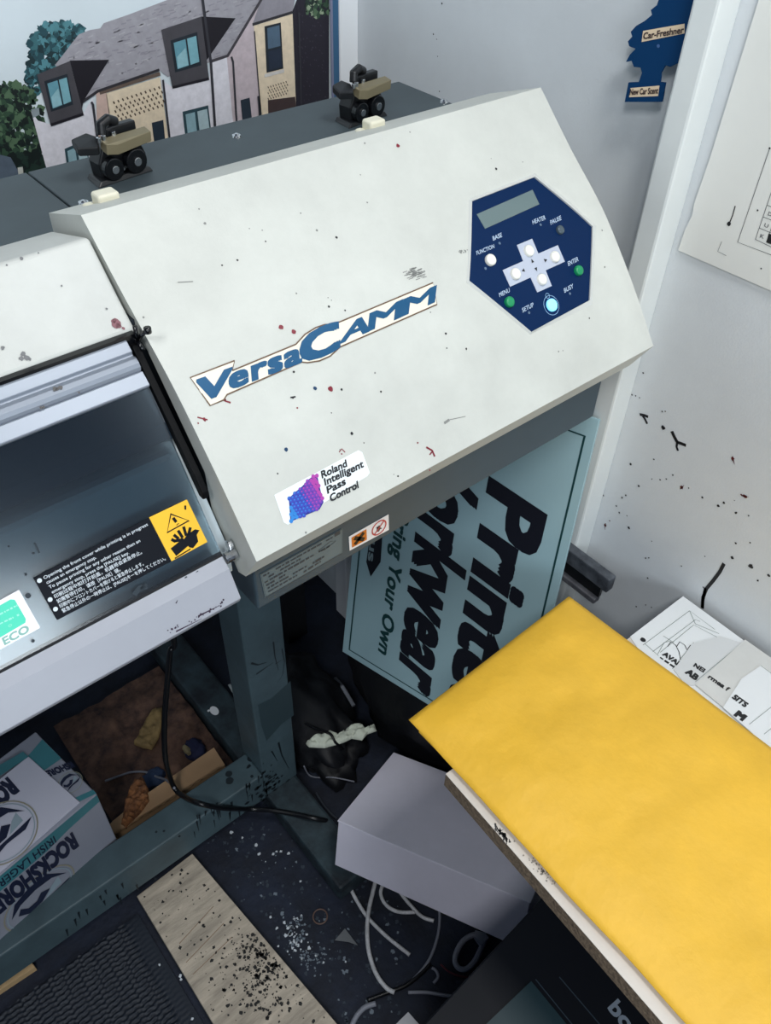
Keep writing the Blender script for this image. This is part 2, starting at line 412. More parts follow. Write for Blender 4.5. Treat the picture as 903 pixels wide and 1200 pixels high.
# ---- small sticker with the dot cube
st = MB()
dpoly(st, COV, [(321,580),(419.5,527.6),(424,530),(433,554),(430,558),(337,615),(332,612)], .00035, 0, .015)
cube = [(338,584),(345,577),(352,571.5),(362,561),(370.8,555),(374.5,572),(378.6,588.6),(374,597),(362,602),(350,607),(339.8,612)]
def inside(p, P):
    c = False; j = len(P)-1
    for i in range(len(P)):
        if (P[i][1] > p[1]) != (P[j][1] > p[1]) and p[0] < (P[j][0]-P[i][0])*(p[1]-P[i][1])/(P[j][1]-P[i][1])+P[i][0]: c = not c
        j = i
    return c
dpoly(st, COV, cube, .0005, 2, .015)
for i in range(14):
    for j in range(18):
        u = 332+i*4.3+(j % 2)*2.1; v = 550+j*3.9-i*.9
        if not inside((u, v), cube): continue
        k = (u-337)/40-(v-584)/60
        dpoly_ab(st, COV, circ(COV.px(u, v), .0017, 8), .0007, 3 if k < .0 else 4 if k < .62 else 5 if k < .95 else 6)
        dpoly_ab(st, COV, circ(COV.px(u-.6, v-.7), .0007, 6), .0008, 3 if k < .5 else 6)
for s, a, e in [('Roland', (377,560.5), (406,546.5)), ('Intelligent', (380.5,569), (425.5,547)), ('Pass', (383.5,578.5), (404.5,567.5)), ('Control', (387,588), (419.5,571.5))]:
    dtext(st, COV, s, a, e, (a[0]-1.5, a[1]-8.2), .0006, 1, bold=.032)
st.build('pass_control_sticker', [mat('sticker_white', (228, 236, 240), .35), mat('print_black', (22, 24, 30), .5), mat('cube_navy', (30, 38, 128), .4), mat('cube_cyan', (44, 128, 205), .4), mat('cube_blue', (52, 70, 178), .4), mat('cube_violet', (104, 58, 168), .4), mat('cube_magenta', (168, 62, 160), .4)], cover, recalc=False)

# ---- control panel
pan = MB()
outer = [(549.3,233.5),(626.8,203.2),(697.5,264.5),(693.5,357),(620.6,391.8),(546.2,331)]
inner = [(551.5,237),(625,208.5),(692.4,266.4),(689,352.4),(620.6,389.6),(548,330)]
ao = [COV.px(*p) for p in outer]; ai = [COV.px(*p) for p in inner]
N = 6
for i in range(N):
    j = (i+1) % N
    for k in range(8):
        a0, a1 = k/8, (k+1)/8
        o0, o1 = ao[i].lerp(ao[j], a0), ao[i].lerp(ao[j], a1); i0, i1 = ai[i].lerp(ai[j], a0), ai[i].lerp(ai[j], a1)
        pan.add([COV.pt(o0, .0001), COV.pt(o1, .0001), COV.pt(i1, .0022), COV.pt(i0, .0022)], [[0,1,2,3]], 0)
        pan.add([COV.pt(i0, .0022), COV.pt(i1, .0022), COV.pt(i1, .0004), COV.pt(i0, .0004)], [[0,1,2,3]], 0)
dpoly_ab(pan, COV, ai, .0006, 1, .015)
cp = pan.build('control_panel', [M_rim, M_navy], prn, recalc=False)
c = MB(); dprism(c, COV, [(557.7,251.7),(623,223),(631,240),(567.5,268.7)], .0004, .0010, 0, .02)
dsp = [(566,262),(576,262)]
c.build('display', mat('lcd_grey', (98, 116, 118), .12), cp)
c = MB(); dprism(c, COV, [(604.7,287.7),(622.4,280.2),(629.8,297.6),(652.5,287.7),(660.8,307),(638.3,317.2),(645.5,335.5),(628.6,343),(620.6,325.6),(596.7,336.4),(588,317),(612,306.4)], .0004, .0010, 0, .02)
for u, v, an in [(622.5,306.5,90),(638,305.5,0),(612,317.5,180),(627,316,270)]:
    q = COV.px(u, v); dpoly_ab(c, COV, [q+Vector((math.cos(math.radians(an+d)), math.sin(math.radians(an+d))))*.0022 for d in (0, 130, 230)], .0013, 1)
c.build('arrow_key_plate', [M_greybl, M_dark], cp)
def button(nm, u, v, r, h, m):
    b = MB(); q = COV.px(u, v); n = 20
    rings = [(r, .0005), (r, h*.75), (r*.9, h*.95), (r*.6, h*1.08)]
    vs = []; fs = []
    for rr, hh in rings: vs += [COV.pt(p, hh) for p in circ(q, rr, n)]
    for k in range(3): fs += [[k*n+i, k*n+(i+1)%n, (k+1)*n+(i+1)%n, (k+1)*n+i] for i in range(n)]
    fs.append([3*n+i for i in range(n)]); b.add(vs, fs)
    return b.build(nm, m, cp, smooth=True)
for u, v in [(617.8,295),(648.2,302),(602,322),(633,328.5),(573,305.8)]: button('cream_button', u, v, .0052, .0042, M_btn)
for u, v in [(595,354.6),(676,317.8)]: button('green_button', u, v, .0048, .0042, M_green)
button('indicator_lamp', 654.8, 270.3, .0042, .0035, mat('dark_lens', (70, 84, 94), .15))
pw = button('power_button', 645, 358, .0058, .0034, mat('blue_lit_lens', (120, 205, 255), .3, emit=1.4))
c = MB(); q = COV.px(645, 358); ring_ab(c, COV, q, .0088, .0092, .0009, 0); ring_ab(c, COV, COV.px(640.5, 347), .0022, .0026, .0009, 0, 14)
c.build('power_ring', mat('pale_blue_print', (150, 190, 225), .4), cp, recalc=False)
M_leg = mat('panel_lettering', (172, 192, 214), .5)
for s, a, e, h in [('FUNCTION',(558,299.5),(578.5,291),4.6),('BASE',(577,282.5),(587.5,278),5),('HEATER',(623.5,263.5),(638.5,257.5),5),('PAUSE',(644.5,264),(657,258),5.2),('ENTER',(665,312),(677,306),5),
                   ('MENU',(584.5,348.5),(596.5,342.5),5),('SETUP',(611.5,366.5),(624.5,359.5),5),('BUSY',(660.5,343.5),(671,337.5),5)]:
    c = MB(); dtext(c, COV, s, a, e, (a[0]-1, a[1]-h), .0009, 0, bold=.012); c.build('key_legend', M_leg, cp, recalc=False)
for u, v in [(584.5,285.5),(632.5,263.8),(619,366.8),(666.8,344.3),(568,315)]:
    c = MB(); dot(c, COV, (u, v), .0013, .0009, 0, 10, 0); c.build('status_light', mat('led_dark', (88, 110, 134), .3), cp, recalc=False)

# ---- rear top panels, screws, rubber caps
xs = on(2, .146, 42, 210).x
b = MB(); b.box((xs+.0008, .19, .138), (.472, .402, .146)); top = b.build('top_panel', M_panel, prn, bevel=.0012)
b = MB(); b.box((-1.0, .19, .138), (xs-.0008, .402, .146)); b.build('top_panel', M_panel, prn, bevel=.0012)
for u, v in [(277,160),(98,238.5),(520,119.5)]:
    p = on(2, .146, u, v); b = MB(); b.cyl(p, p+Vector((0,0,.0016)), .0048, n=18, r2=.0042); b.cyl(p+Vector((0,0,.0016)), p+Vector((0,0,.003)), .003, n=18, r2=.0015); b.build('screw', M_chrome, prn, smooth=False)
for u, v in [(127,233),(440,147)]:
    p = on(2, .178, u, v); b = MB()
    b.box((p.x-.0105, p.y-.006, p.z-.012), (p.x+.0075, p.y+.008, p.z+.006)); b.box((p.x-.019, p.y-.003, p.z-.012), (p.x-.0105, p.y+.008, p.z-.001)); b.build('rubber_cap', M_cap, prn, bevel=.0025, segs=3)

# ---- body behind and below
b = MB(); b.extx([(.03,-.093),(.40,-.093),(.40,.138),(.20,.138),(.14,.108),(.072,.03),(.066,-.002),(.035,-.04),(.03,-.04)], .012, .442); b.build('end_housing', M_body, prn, bevel=.002)
b = MB(); b.box((-1.0, .135, -.07), (.012, .40, .137)); b.build('centre_housing', mat('inner_dark', (30, 38, 46), .6), prn)

# ---- centre lid
lid = [(.1275, .1335), (.145, .151), (.176, .1835), (.246, .1615), (.246, .147), (.19, .147), (.131, .128)]
b = MB(); b.extx(lid, -1.0, -.0035); lido = b.build('centre_lid', M_lid, prn, bevel=.003, segs=3)
LID = Profile([(.1275, .1335), (.176, .1835)])
sp = MB()
for u, v, r, m in [(136,379.5,4.6,0),(144.5,385,1.4,0),(133,376,2,0),(139,382,2.6,0),(27,415,2.0,1),(31,419,2.2,1),(25,420,2,1),(35,421,1.3,1),(3,408,1.6,1),(25,303,1.4,1),(8,311,.8,1),(45,296.5,.7,1),(72,335,.9,1),(125,362,1,1),(86,430,.6,1)]:
    dot(sp, LID, (u, v), r*.0008, .0004, m, jit=.3)
sp.build('ink_spots', [mat('dull_red_stain', (128, 84, 92), .6), mat('grey_stain', (110, 112, 114), .6)], lido, recalc=False)
STR = Profile([(.176, .1835), (.246, .1615)])

# ---- aluminium rail of the front cover
nd = Vector((0, -.70, .714)); p0 = Vector((0, .1255, .1295)); p1 = Vector((0, .1000, .1045)); dd = p1-p0
rp = [(0, -.004), (0, .0022), (.04, .0034), (.26, .0034), (.30, .0012), (.34, .0012), (.36, .003), (.42, .0052), (.52, .006), (.60, .0050), (.645, .003), (.66, .0014), (.68, .0034), (.98, .0042), (1.0, .003), (1.0, -.004)]
rp = [p0+dd*s+nd*h for s, h in rp]
b = MB(); b.extx([(q.y, q.z) for q in rp], -1.0, -.0135); rail = b.build('aluminium_rail', M_alu, prn, bevel=.0005)
RL = Plane(p0+nd*.006, (1, 0, 0), dd)
sp = MB()
for u, v, r in [(64,455.5,1.8),(67,456,1.4),(70.5,454,1.8),(92.5,460,1),(48,478,1.2),(51,477,1)]: dot(sp, RL, (u, v), r*.0008, .0002, 0, jit=.3)
sp.build('ink_spots', mat('black_ink', (24, 24, 30), .4), rail, recalc=False)
b = MB(); b.box((-1.0, .1235, .122), (-.006, .131, .1335)); b.build('lid_seal', M_gloss, prn)

# ---- smoked front window with what shows through it
w0 = Vector((0, .1000, .1040)); w1 = Vector((0, .0270, -.0055)); wn = Vector((0, -(w0.z-w1.z), (w0.y-w1.y))).normalized()
b = MB(); b.slab([(-1.0, w0.y, w0.z), (-.0135, w0.y, w0.z), (-.0135, w1.y, w1.z), (-1.0, w1.y, w1.z)], -wn*.003); win = b.build('front_window', glass_mat('smoked_acrylic', (222, 236, 242), .12, rough=.17, ior=2.2), prn)
WIN = Plane(w0, (1, 0, 0), w0-w1)
b = MB(); b.extx([(.134, .10), (.131, .10), (.098, .072), (.098, .056), (.134, .056)], -1.0, .0); b.build('carriage_cover', mat('carriage_dark', (62, 82, 100), .5), prn)
b = MB(); b.extx([(.134, .05), (.088, .0555), (.084, .053), (.036, -.017), (.036, -.04), (.134, -.04)], -1.0, -.002); b.build('platen', mat('platen_grey', (226, 240, 246), .4, var=.15, vscale=6), prn, bevel=.0012)

b = MB(); b.box((-1.0, .0812, .0525), (-.016, .0868, .0580)); b.build('platen_highlight', mat('highlight_pale', (206, 214, 220), .4), prn)  # pale strip added as the highlight line along the platen
b = MB(); b.box((-1.0, .0262, -.0082), (-.0135, .0300, -.0050)); b.build('window_seam', M_dark, prn)
# black arm at the right end of the front cover, thumb screw and tie
b = MB(); b.extx([(.127, .126), (.119, .1275), (.053, .0515), (.046, .041), (.047, .034), (.053, .034), (.104, .100)], -.0118, -.0068); b.build('cover_arm', mat('arm_black', (5, 6, 8), .6, spec=.15), prn, bevel=.001)

tie = on(0, -.006, 158, 400); b = MB()
for a in [[(150,394),(155,399),(160,405),(166,414)], [(156,386.5),(158,395),(161,404)], [(171,391.5),(165,396),(160,402)]]:
    b.tube([on(0, -.006, *q)+Vector((0,-.004,.005)) for q in a], .0017, n=7)
b.cyl(on(0, -.006, 171, 391.5)+Vector((0,-.004,.003)), on(0, -.006, 171, 391.5)+Vector((0,-.004,.007)), .0026, n=10)
b.build('cable_tie', M_gloss, prn, smooth=True)
ts = on(0, -.008, 268, 652); b = MB(); b.cyl(ts+Vector((-.004,0,0)), ts+Vector((.006,0,0)), .0048, n=14); b.cyl(ts+Vector((.002,.004,.007)), ts+Vector((.006,.004,.007)), .004, n=12); b.build('pivot_screw', M_chrome, prn, bevel=.0008)

# ---- front apron
ap = [(.0270, -.0062), (.0180, -.0135), (.0060, -.0365), (.0085, -.042), (.036, -.0500), (.055, -.050), (.055, -.0215), (.036, -.0170)]
b = MB(); b.extx(ap, -1.0, -.0135); apr = b.build('front_apron', mat('pale_grey_plastic', (158, 162, 172), .4, var=.05, vscale=8), prn, bevel=.0012)
A2 = Profile([(.0060, -.0365), (.0180, -.0135), (.0270, -.0062)])
sp = MB()
for pts, wd in [([(206,740),(220,733),(236,725)], .0012), ([(232,722),(244,716),(256,710)], .0014), ([(206,707),(208,703)], .0012)]: dline(sp, A2, pts, wd, .0003, 0, taper=True)
for k in range(26):
    u = random.uniform(196, 264); dot(sp, A2, (u, 742-(u-196)*.53+random.uniform(-5, 2)), random.uniform(.0003, .0009), .0003, 0, jit=.3)
sp.build('ink_smears', mat('purple_black_ink', (48, 30, 52), .5), apr, recalc=False)

# ---- stickers on the front cover
s1 = MB()
def bil(q, s, t):
    (ax, ay), (bx, by), (cx, cy), (dx, dy) = q
    return ((ax*(1-s)+bx*s)*(1-t)+(dx*(1-s)+cx*s)*t, (ay*(1-s)+by*s)*(1-t)+(dy*(1-s)+cy*s)*t)
WQ = [(38.6,677),(173.5,606.5),(200,658),(66.5,726.6)]
dpoly(s1, WIN, WQ, .0006, 0)
LNS = [('Opening the front cover while printing is in progress', .07, .97), ('causes an emergency stop.', .07, .50), ('To pause printing for any other reason than an', .07, .86), ('emergency stop, press the [PAUSE] key.', .07, .74),
       ('印刷过程中如打开前盖，机器将会紧急停止。', .07, .83), ('如需暂停打印，请按［PAUSE］键。', .07, .62), ('印刷中にフロントカバーを開けると緊急停止します。', .07, .80), ('緊急停止以外の一時停止は、[PAUSE]キーを押してください。', .07, .97)]
for i, (s, a, e) in enumerate(LNS):
    t = .135+i*.112
    dtext(s1, WIN, s, bil(WQ, a, t), bil(WQ, e, t), bil(WQ, a, t-.072), .0008, 1, bold=.008, ref=.74)
for i in (0, 4, 6):
    dpoly_ab(s1, WIN, circ(WIN.px(*bil(WQ, .032, .11+i*.112)), .0016, 10), .0008, 1)
YQ = [(174.3,606.3),(218.5,585.2),(242.6,635),(200.6,657.6)]
dpoly(s1, WIN, YQ, .0006, 2)
def yl(pts, wd, closed=False, fill=False):
    P = [bil(YQ, *p) for p in pts]
    if fill: dpoly(s1, WIN, P, .0008, 0)
    else: dline(s1, WIN, P, wd, .0008, 0, closed)
yl([(.50,.13),(.82,.42),(.22,.44)], .0014, True)
yl([(.51,.22),(.53,.33)], .0022); yl([(.535,.375),(.54,.39)], .0022)
yl([(.12,.76),(.50,.70),(.54,.88),(.16,.95)], 0, fill=True)
yl([(.50,.72),(.66,.66),(.86,.64),(.95,.70),(.84,.76),(.80,.90),(.62,.97),(.54,.92)], 0, fill=True)
for f in ([(.30,.68),(.24,.60)], [(.40,.66),(.34,.54)], [(.50,.68),(.48,.50)], [(.60,.68),(.64,.48)], [(.66,.68),(.78,.56)], [(.5,.72),(.28,.66)]): yl(f, .0022)
yl([(.10,.98),(.55,.96)], .0009)
yl([(.90,.10),(.86,.18)], .0014)
s1.build('warning_label', [mat('label_black', (14, 18, 26), .5, spec=.15), mat('label_white', (205, 214, 222), .5), mat('label_yellow', (236, 184, 44), .4)], prn, recalc=False)
s2 = MB()
dpoly(s2, WIN, [(-40,725),(22,691),(47,735.5),(-15,769)], .0006, 0)
dpoly(s2, WIN, [(-30,726),(12,702.2),(17,702.5),(30,725),(29.5,729.5),(-14,755)], .0008, 1)
dtext(s2, WIN, 'ECO', (5.5,755.5), (34.5,739.5), (2.0,747.6), .0008, 2, bold=.03)
dtext(s2, WIN, 'o', (10,735), (14,733), (8.5,731), .0010, 3); scribble(s2, WIN, (-5,722), (20,709), .0012, .001, 3); scribble(s2, WIN, (-5,733), (22,720), .0012, .001, 3)
s2.build('eco_label', [mat('eco_white', (238, 240, 244), .4), mat('eco_teal', (70, 208, 176), .4), mat('eco_letter', (132, 178, 170), .5), mat('eco_pale', (150, 230, 208), .5)], prn, recalc=False)
sp = MB()
for u, v, r in [(33,698,2.2),(38.5,751,1.4),(30,673,1.2),(39,648,1.2),(10,640,.8)]: dot(sp, WIN, (u, v), r*.0008, .0004, 0, jit=.2)
for pts, wd in [([(40,636),(43,641),(46,648)], .0014), ([(157,697),(163,689),(172,687)], .004), ([(165,691),(170,686)], .003), ([(217,676),(222,683)], .002), ([(229,671),(237,678)], .004)]: dline(sp, WIN, pts, wd, .0004, 0)
sp.build('ink_spots', mat('dark_teal_ink', (26, 40, 50), .5), win, recalc=False)

# ---- plates on the front of the end housing
HS = Plane((0, .03, 0), (1, 0, 0), (0, 0, 1))
r = MB(); RQ = [(304,672.5),(400.7,618.5),(400.7,647.6),(310,700)]
dpoly(r, HS, RQ, .0006, 0)
for i, (a, e) in enumerate([(.03,.92),(.03,.50),(.03,.84),(.04,.28),(.05,.55),(.05,.42)]):
    t = .13+i*.14; scribble(r, HS, bil(RQ, a, t), bil(RQ, e, t), .0022, .0009, 1)
scribble(r, HS, bil(RQ, .62, .72), bil(RQ, .78, .70), .003, .0009, 1); scribble(r, HS, bil(RQ, .5, .86), bil(RQ, .72, .82), .0024, .0009, 1)
dline(r, HS, [bil(RQ, *p) for p in [(.7,.35),(.85,.25),(.92,.35),(.78,.45),(.7,.38)]], .0006, .0009, 1); scribble(r, HS, bil(RQ, .9, .1), bil(RQ, .97, .1), .004, .0009, 1)
dline(r, HS, [bil(RQ, *p) for p in [(.01,.02),(.99,.02),(.99,.98),(.01,.98)]], .0006, .0009, 1, True)
r.build('rating_plate', [mat('plate_silver', (96, 110, 114), .5), mat('plate_print', (52, 60, 68), .5)], prn, recalc=False)
h = MB(); HQ = [(408,628.5),(454.6,602.2),(455,620.5),(409,645)]
dpoly(h, HS, HQ, .0006, 0)
dpoly(h, HS, [bil(HQ, *p) for p in [(.06,.16),(.44,.14),(.44,.86),(.06,.86)]], .0008, 1)
for a, e in [((.13,.28),(.37,.74)), ((.37,.26),(.13,.74))]: dline(h, HS, [bil(HQ, *a), bil(HQ, *e)], .0042, .001, 2)
cq = HS.px(*bil(HQ, .75, .5)); ring_ab(h, HS, cq, .0072, .0086, .001, 3); d = Vector((.0055, .0055)); line_ab(h, HS, [cq-d, cq+d], .0014, .0011, 3)
dpoly_ab(h, HS, circ(cq+Vector((-.0005, -.001)), .0022, 10, .004), .0009, 4); line_ab(h, HS, [cq+Vector((-.003,.002)), cq+Vector((.003,-.003))], .0014, .0009, 4)
h.build('hazard_label', [mat('hazard_white', (232, 228, 226), .4), mat('hazard_orange', (206, 112, 36), .4), mat('label_black2', (34, 24, 20), .5), mat('hazard_red', (186, 60, 64), .4), mat('hazard_grey', (96, 70, 74), .5)], prn, recalc=False)

# ---- stand
def leg(x0, x1):
    b = MB(); b.box((x0, .335, -1.03), (x1, .405, -.093)); return b.build('leg', M_stand, prn, bevel=.003)
lr = leg(.143, .2145); leg(-.99, -.92)
M_foot = mat('grimy_foot_paint', (58, 78, 86), .65, c2=(22, 30, 38), vscale=18, th=(.35, .75), bump=.2)
b = MB(); b.box((.1445, .11, -ZF), (.213, .84, -1.03)); ft = b.build('foot', M_foot, prn, bevel=.006)
b = MB(); b.box((-.99, .11, -ZF), (-.92, .84, -1.03)); b.build('foot', M_stand, prn, bevel=.006)
b = MB(); b.box((-.92, .335, -1.036), (.143, .392, -.95)); bm_ = b.build('crossbeam', M_stand, prn, bevel=.003)
LG = Plane((0, .335, 0), (1, 0, 0), (0, 0, 1)); BT = Plane((0, 0, -.95), (1, 0, 0), (0, 1, 0)); FT = Plane((0, 0, -1.03), (1, 0, 0), (0, 1, 0))
d = MB()
for pts, wd in [([(300,790),(310,783),(320,776)], .003), ([(320,752),(322,770),(326,785)], .003), ([(330,760),(333,775),(331,790),(325,800)], .002), ([(322,778),(332,772)], .002), ([(294,777),(302,779),(312,776)], .004),
                ([(326,870),(330,885),(338,900)], .004), ([(318,880),(325,892)], .003)]: dline(d, LG, pts, wd, .0005, 0, taper=True)
dpoly(d, LG, [(302,826),(318,818),(340,798),(344,838),(330,848),(312,868),(306,850)], .0004, 1)
for k in range(90): dot(d, LG, (random.gauss(318, 14), random.gauss(925, 14)), random.uniform(.001, .005), .0005, 0, jit=.5)
for k in range(26):
    u = random.uniform(225, 320); v = 938-(u-250)*.55+random.uniform(0, 26); dline(d, LG, [(u, v), (u+random.uniform(-1, 3), v+random.uniform(5, 14))], random.uniform(.002, .005), .0005, 0, taper=True)
for k in range(12):
    u = random.uniform(70, 160); v = 1075-(u-80)*.66+random.uniform(-4, 18); dline(d, LG, [(u, v), (u+2, v+random.uniform(4, 9))], .004, .0005, 0, taper=True)
d.build('paint_drips', [mat('black_drip', (22, 32, 38), .5), mat('dark_smear', (50, 68, 74), .5)], lr, recalc=False)
for u, v, r in [(293.5,889,.0062),(268,907,.0062),(269,915,.0072),(295,910,.003),(183,975,.0022),(192,974,.0022),(210,980,.002),(182,1030,.002)]: 
    d = MB(); dot(d, BT, (u, v), r, .0004, 0, 14, .08); d.build('bolt_hole', MATS['black_drip'], bm_, recalc=False)
d = MB(); dpoly_ab(d, FT, circ(FT.px(251, 833), .008, 14, .012), .0006, 0); dot(d, FT, (244.5,833), .003, .0006); d.build('white_sticker_dot', M_white, ft, recalc=False)

# ------------------------------------------------------------------ media clamps lying on the top panel
def clamp(x, y, label, rz):
    t = thing('media_clamp', label, 'clamp', (x, y, .146), 'media clamps on the printer top')
    t.rotation_euler = (0, 0, rz)
    o = Vector((x, y, .146)); X, Y, Z = Vector((1,0,0)), Vector((0,1,0)), Vector((0,0,1))
    P = lambda a, c, h: o+Vector((a, c, h))
    b = MB(); b.hexa([P(-.031,-.012,0), P(.026,-.012,0), P(.026,.014,0), P(-.026,.014,0)], [P(-.026,-.010,.004), P(.024,-.010,.004), P(.024,.013,.004), P(-.024,.013,.004)]); b.build('base_plate', M_black, t, bevel=.0008)
    b = MB(); b.slab([P(-.021,.012,.003), P(.024,.012,.003), P(.026,.012,.014), P(.021,.012,.026), P(-.016,.012,.028), P(-.022,.012,.016)], (0,-.017,0)); b.build('body', M_black, t, bevel=.0015)
    for cx, r in [(-.012, .0095), (.011, .0105)]:
        b = MB(); b.cyl(P(cx,-.005,r+.002), P(cx,-.0125,r+.002), r, n=22); w = b.build('roller', M_gloss, t, bevel=.001)
        b = MB(); b.cyl(P(cx,-.0125,r+.002), P(cx,-.0142,r+.002), r*.36, n=14); b.build('hub', M_chrome, w, bevel=.0004)
    b = MB(); b.cyl(P(.0,-.004,.0075), P(.0,-.0062,.0075), .0018, n=10); b.build('rivet', M_chrome, t)
    b = MB(); b.slab([P(-.016,-.0115,.0245), P(-.006,-.0128,.0225), P(.0285,-.0128,.0255), P(.0285,-.004,.0275), P(-.016,-.002,.0265)], (.001,0,.0085))
    b.build('brass_plate', mat('bronze_plate', (124, 116, 92), .4, metal=.2), t, bevel=.0008)
    b = MB(); b.slab([P(-.040,-.008,.0285), P(-.022,-.010,.0255), P(-.014,.002,.029), P(-.020,.009,.032), P(-.038,.004,.032)], (0,0,.007)); b.build('jaw', M_black, t, bevel=.0012)
    b = MB(); b.box(P(-.006,.001,.033), P(.024,.009,.041)); b.tube([P(-.009,.003,.036), P(-.008,.004,.044), P(.0,.005,.0465), P(.008,.006,.042)], .0045, n=10); b.build('lever', M_black, t, bevel=.0012)
    for px_, py_ in [(-.018,-.006), (-.012,-.004), (-.001,-.002)]:
        b = MB(); b.cyl(P(px_,py_,.034), P(px_,py_,.0385), .0022, n=10); b.build('screw_head', M_chrome, t, bevel=.0004)
    return t
c1 = on(2, .146, 142, 205); c2 = on(2, .146, 424, 139)
clamp(c1.x, c1.y, 'black media clamp on the printer top, in front of the pictured tan brick wall', .12)
clamp(c2.x, c2.y, 'black media clamp on the printer top nearest the corner of the room', .12)

# ------------------------------------------------------------------ printed picture of houses on the back wall
PW = Plane((0, YB-.004, 0), (1, 0, 0), (0, 0, 1))
xr = PW.px(396.5, 40)[0]
po = thing('house_poster', 'large printed picture board of houses with dark dormer windows behind the printer', 'poster', (.0, YB-.002, -ZF))
for x in (-.70, .40):
    b = MB(); b.box((x, YB+.0162, -ZF), (x+.05, YB+.05, .62)); b.build('post', M_dark, po)
pm = MB(); pm.box((-.75, YB-.004, -.30), (xr, YB+.016, .62))
pm.build('sheet', mat('print_sky', (222, 234, 240), .5, var=.06, vscale=3), po)
art = MB(); AM = []
def am(n, c, **k):
    k.setdefault('var', .09); k.setdefault('vscale', 120); m = mat('print_'+n, c, .55, **k)
    if m not in AM: AM.append(m)
    return AM.index(m)
def A(pts, n, c, lay, **k): dpoly(art, PW, pts, .0003+.00018*lay, am(n, c, **k))
def AL(pts, w, n, c, lay): dline(art, PW, pts, w, .0003+.00018*lay, am(n, c))
# trees
def foliage(cx, cy, rx, ry, n, cols, lay, sz):
    for k in range(n):
        a = random.uniform(0, 6.283); r = math.sqrt(random.random()); u, v = cx+math.cos(a)*r*rx, cy+math.sin(a)*r*ry
        nm, c = random.choice(cols); dpoly_ab(art, PW, circ(PW.px(u, v), random.uniform(.4, 1)*sz, 6, None, .5), .0003+.00018*(lay+random.random()*.8), am(nm, c))
teal = [('leaf_teal', (84, 140, 150)), ('leaf_deep', (34, 74, 84)), ('leaf_mid', (58, 108, 116)), ('leaf_dark', (22, 50, 56))]
dg = [('leaf_black', (14, 28, 26)), ('leaf_olive', (48, 76, 56)), ('leaf_pine', (28, 50, 42)), ('leaf_light', (84, 112, 84))]
foliage(58, 62, 24, 34, 330, teal, 0, .0045); foliage(78, 42, 22, 16, 120, teal, 0, .004); foliage(42, 88, 12, 22, 90, teal, 0, .004)
foliage(12, 150, 40, 54, 700, dg, 1, .0045); foliage(-30, 160, 50, 70, 500, dg, 1, .006); foliage(30, 195, 28, 16, 160, dg[:1]+dg[2:3], 2, .006)
A([(-90,180),(-20,176),(12,184),(24,206),(24,240),(-90,240)], 'grey_roof', (92, 106, 122), 5)
A([(20,196),(26,195),(30,230),(24,230)], 'post', (206, 208, 200), 6)
# roof and walls
A([(64,76),(75,62),(84,50),(92,40),(105,35),(117,33),(121,27),(150,17),(195,0),(225,-12),(318,-14),(305,0),(265,66),(245,73),(196,90),(186,82),(114,107),(94,119),(80,90)], 'slate_roof', (166, 164, 172), 3)
for k in range(420):
    u, v = random.uniform(66, 300), random.uniform(-8, 116)
    if inside((u, v), [(75,70),(92,42),(117,35),(195,2),(225,-10),(312,-10),(262,64),(196,86),(184,80),(114,104),(98,112)]): AL([(u, v), (u+random.uniform(3, 9), v-random.uniform(1, 3.2))], .0012, 'slate_dark' if k % 3 else 'slate_pale', (150, 147, 156) if k % 3 else (182, 180, 186), 3.5)
A([(36,130),(44,141),(58,145),(98,131),(108,114),(119,165),(121,190),(59,215),(52,190)], 'render_white', (236, 234, 242), 4)
A([(36,128),(45,126),(46,134),(38,138)], 'slate_roof2', (146, 158, 164), 4.5)
A([(112,108),(123.6,105),(132,160),(134,190),(120,190),(113,150)], 'brick_pink', (216, 188, 176), 5)
A([(123.6,109),(187,90),(197,165),(198,180),(134,195),(131,160)], 'brick_tan', (240, 222, 194), 5)
for i in range(11):
    for j in range(5):
        u, v = 132+i*5.3+j*.9+(j % 2)*2.4, 118.5-i*1.75+j*5.2; AL([(u, v), (u+1.6, v+2.8)], .0017, 'hole', (88, 70, 56), 6)
AL([(96,119),(114,106.5),(186,81.5)], .003, 'gutter', (50, 48, 54), 6); AL([(116,108.5),(187,86)], .004, 'eave_shadow', (106, 90, 80), 5.8)
A([(188,92),(200,101),(245,90),(245,73),(265,66),(274,146),(274,165),(200,180),(196,140)], 'render_white', (236, 234, 242), 4.6)
A([(265,66),(305,-2),(297,28),(304,135),(305,150),(274,160)], 'gable_pink', (206, 192, 198), 4.8)
AL([(245,72),(266,65),(306,-2)], .0034, 'verge', (70, 66, 72), 6.5)
A([(296.5,30),(342,16),(346,124),(346,150),(308,155)], 'brick_tan', (240, 222, 194), 5)
for i in range(8):
    for j in range(5):
        u, v = 313+i*3+(j % 2)*1.5, 101-i*.9+j*3.4; AL([(u, v), (u+1, v+2)], .0013, 'hole', (118, 96, 74), 6)
A([(304,2),(310,-8),(346,-8),(342,13),(295,28)], 'slate_roof3', (150, 147, 156), 6)
AL([(295,28.5),(342,14)], .003, 'gutter', (50, 48, 54), 6.4)
A([(342,12),(350,-8),(384.5,-10),(384.8,140),(347,150)], 'dark_side', (34, 30, 44), 6)
for k in range(70):
    u, v = random.uniform(348, 383), random.uniform(12, 118); AL([(u, v), (u+.8, v+1.5)], .0009, 'dark_side_spot', (66, 58, 74), 6.6)
foliage(372, 6, 16, 14, 90, dg+[('leaf_pale', (150, 168, 140))], 7, .0035)
A([(313,117),(345,113),(346,124),(347,150),(314,150)], 'shade_brown', (66, 50, 50), 6.2)
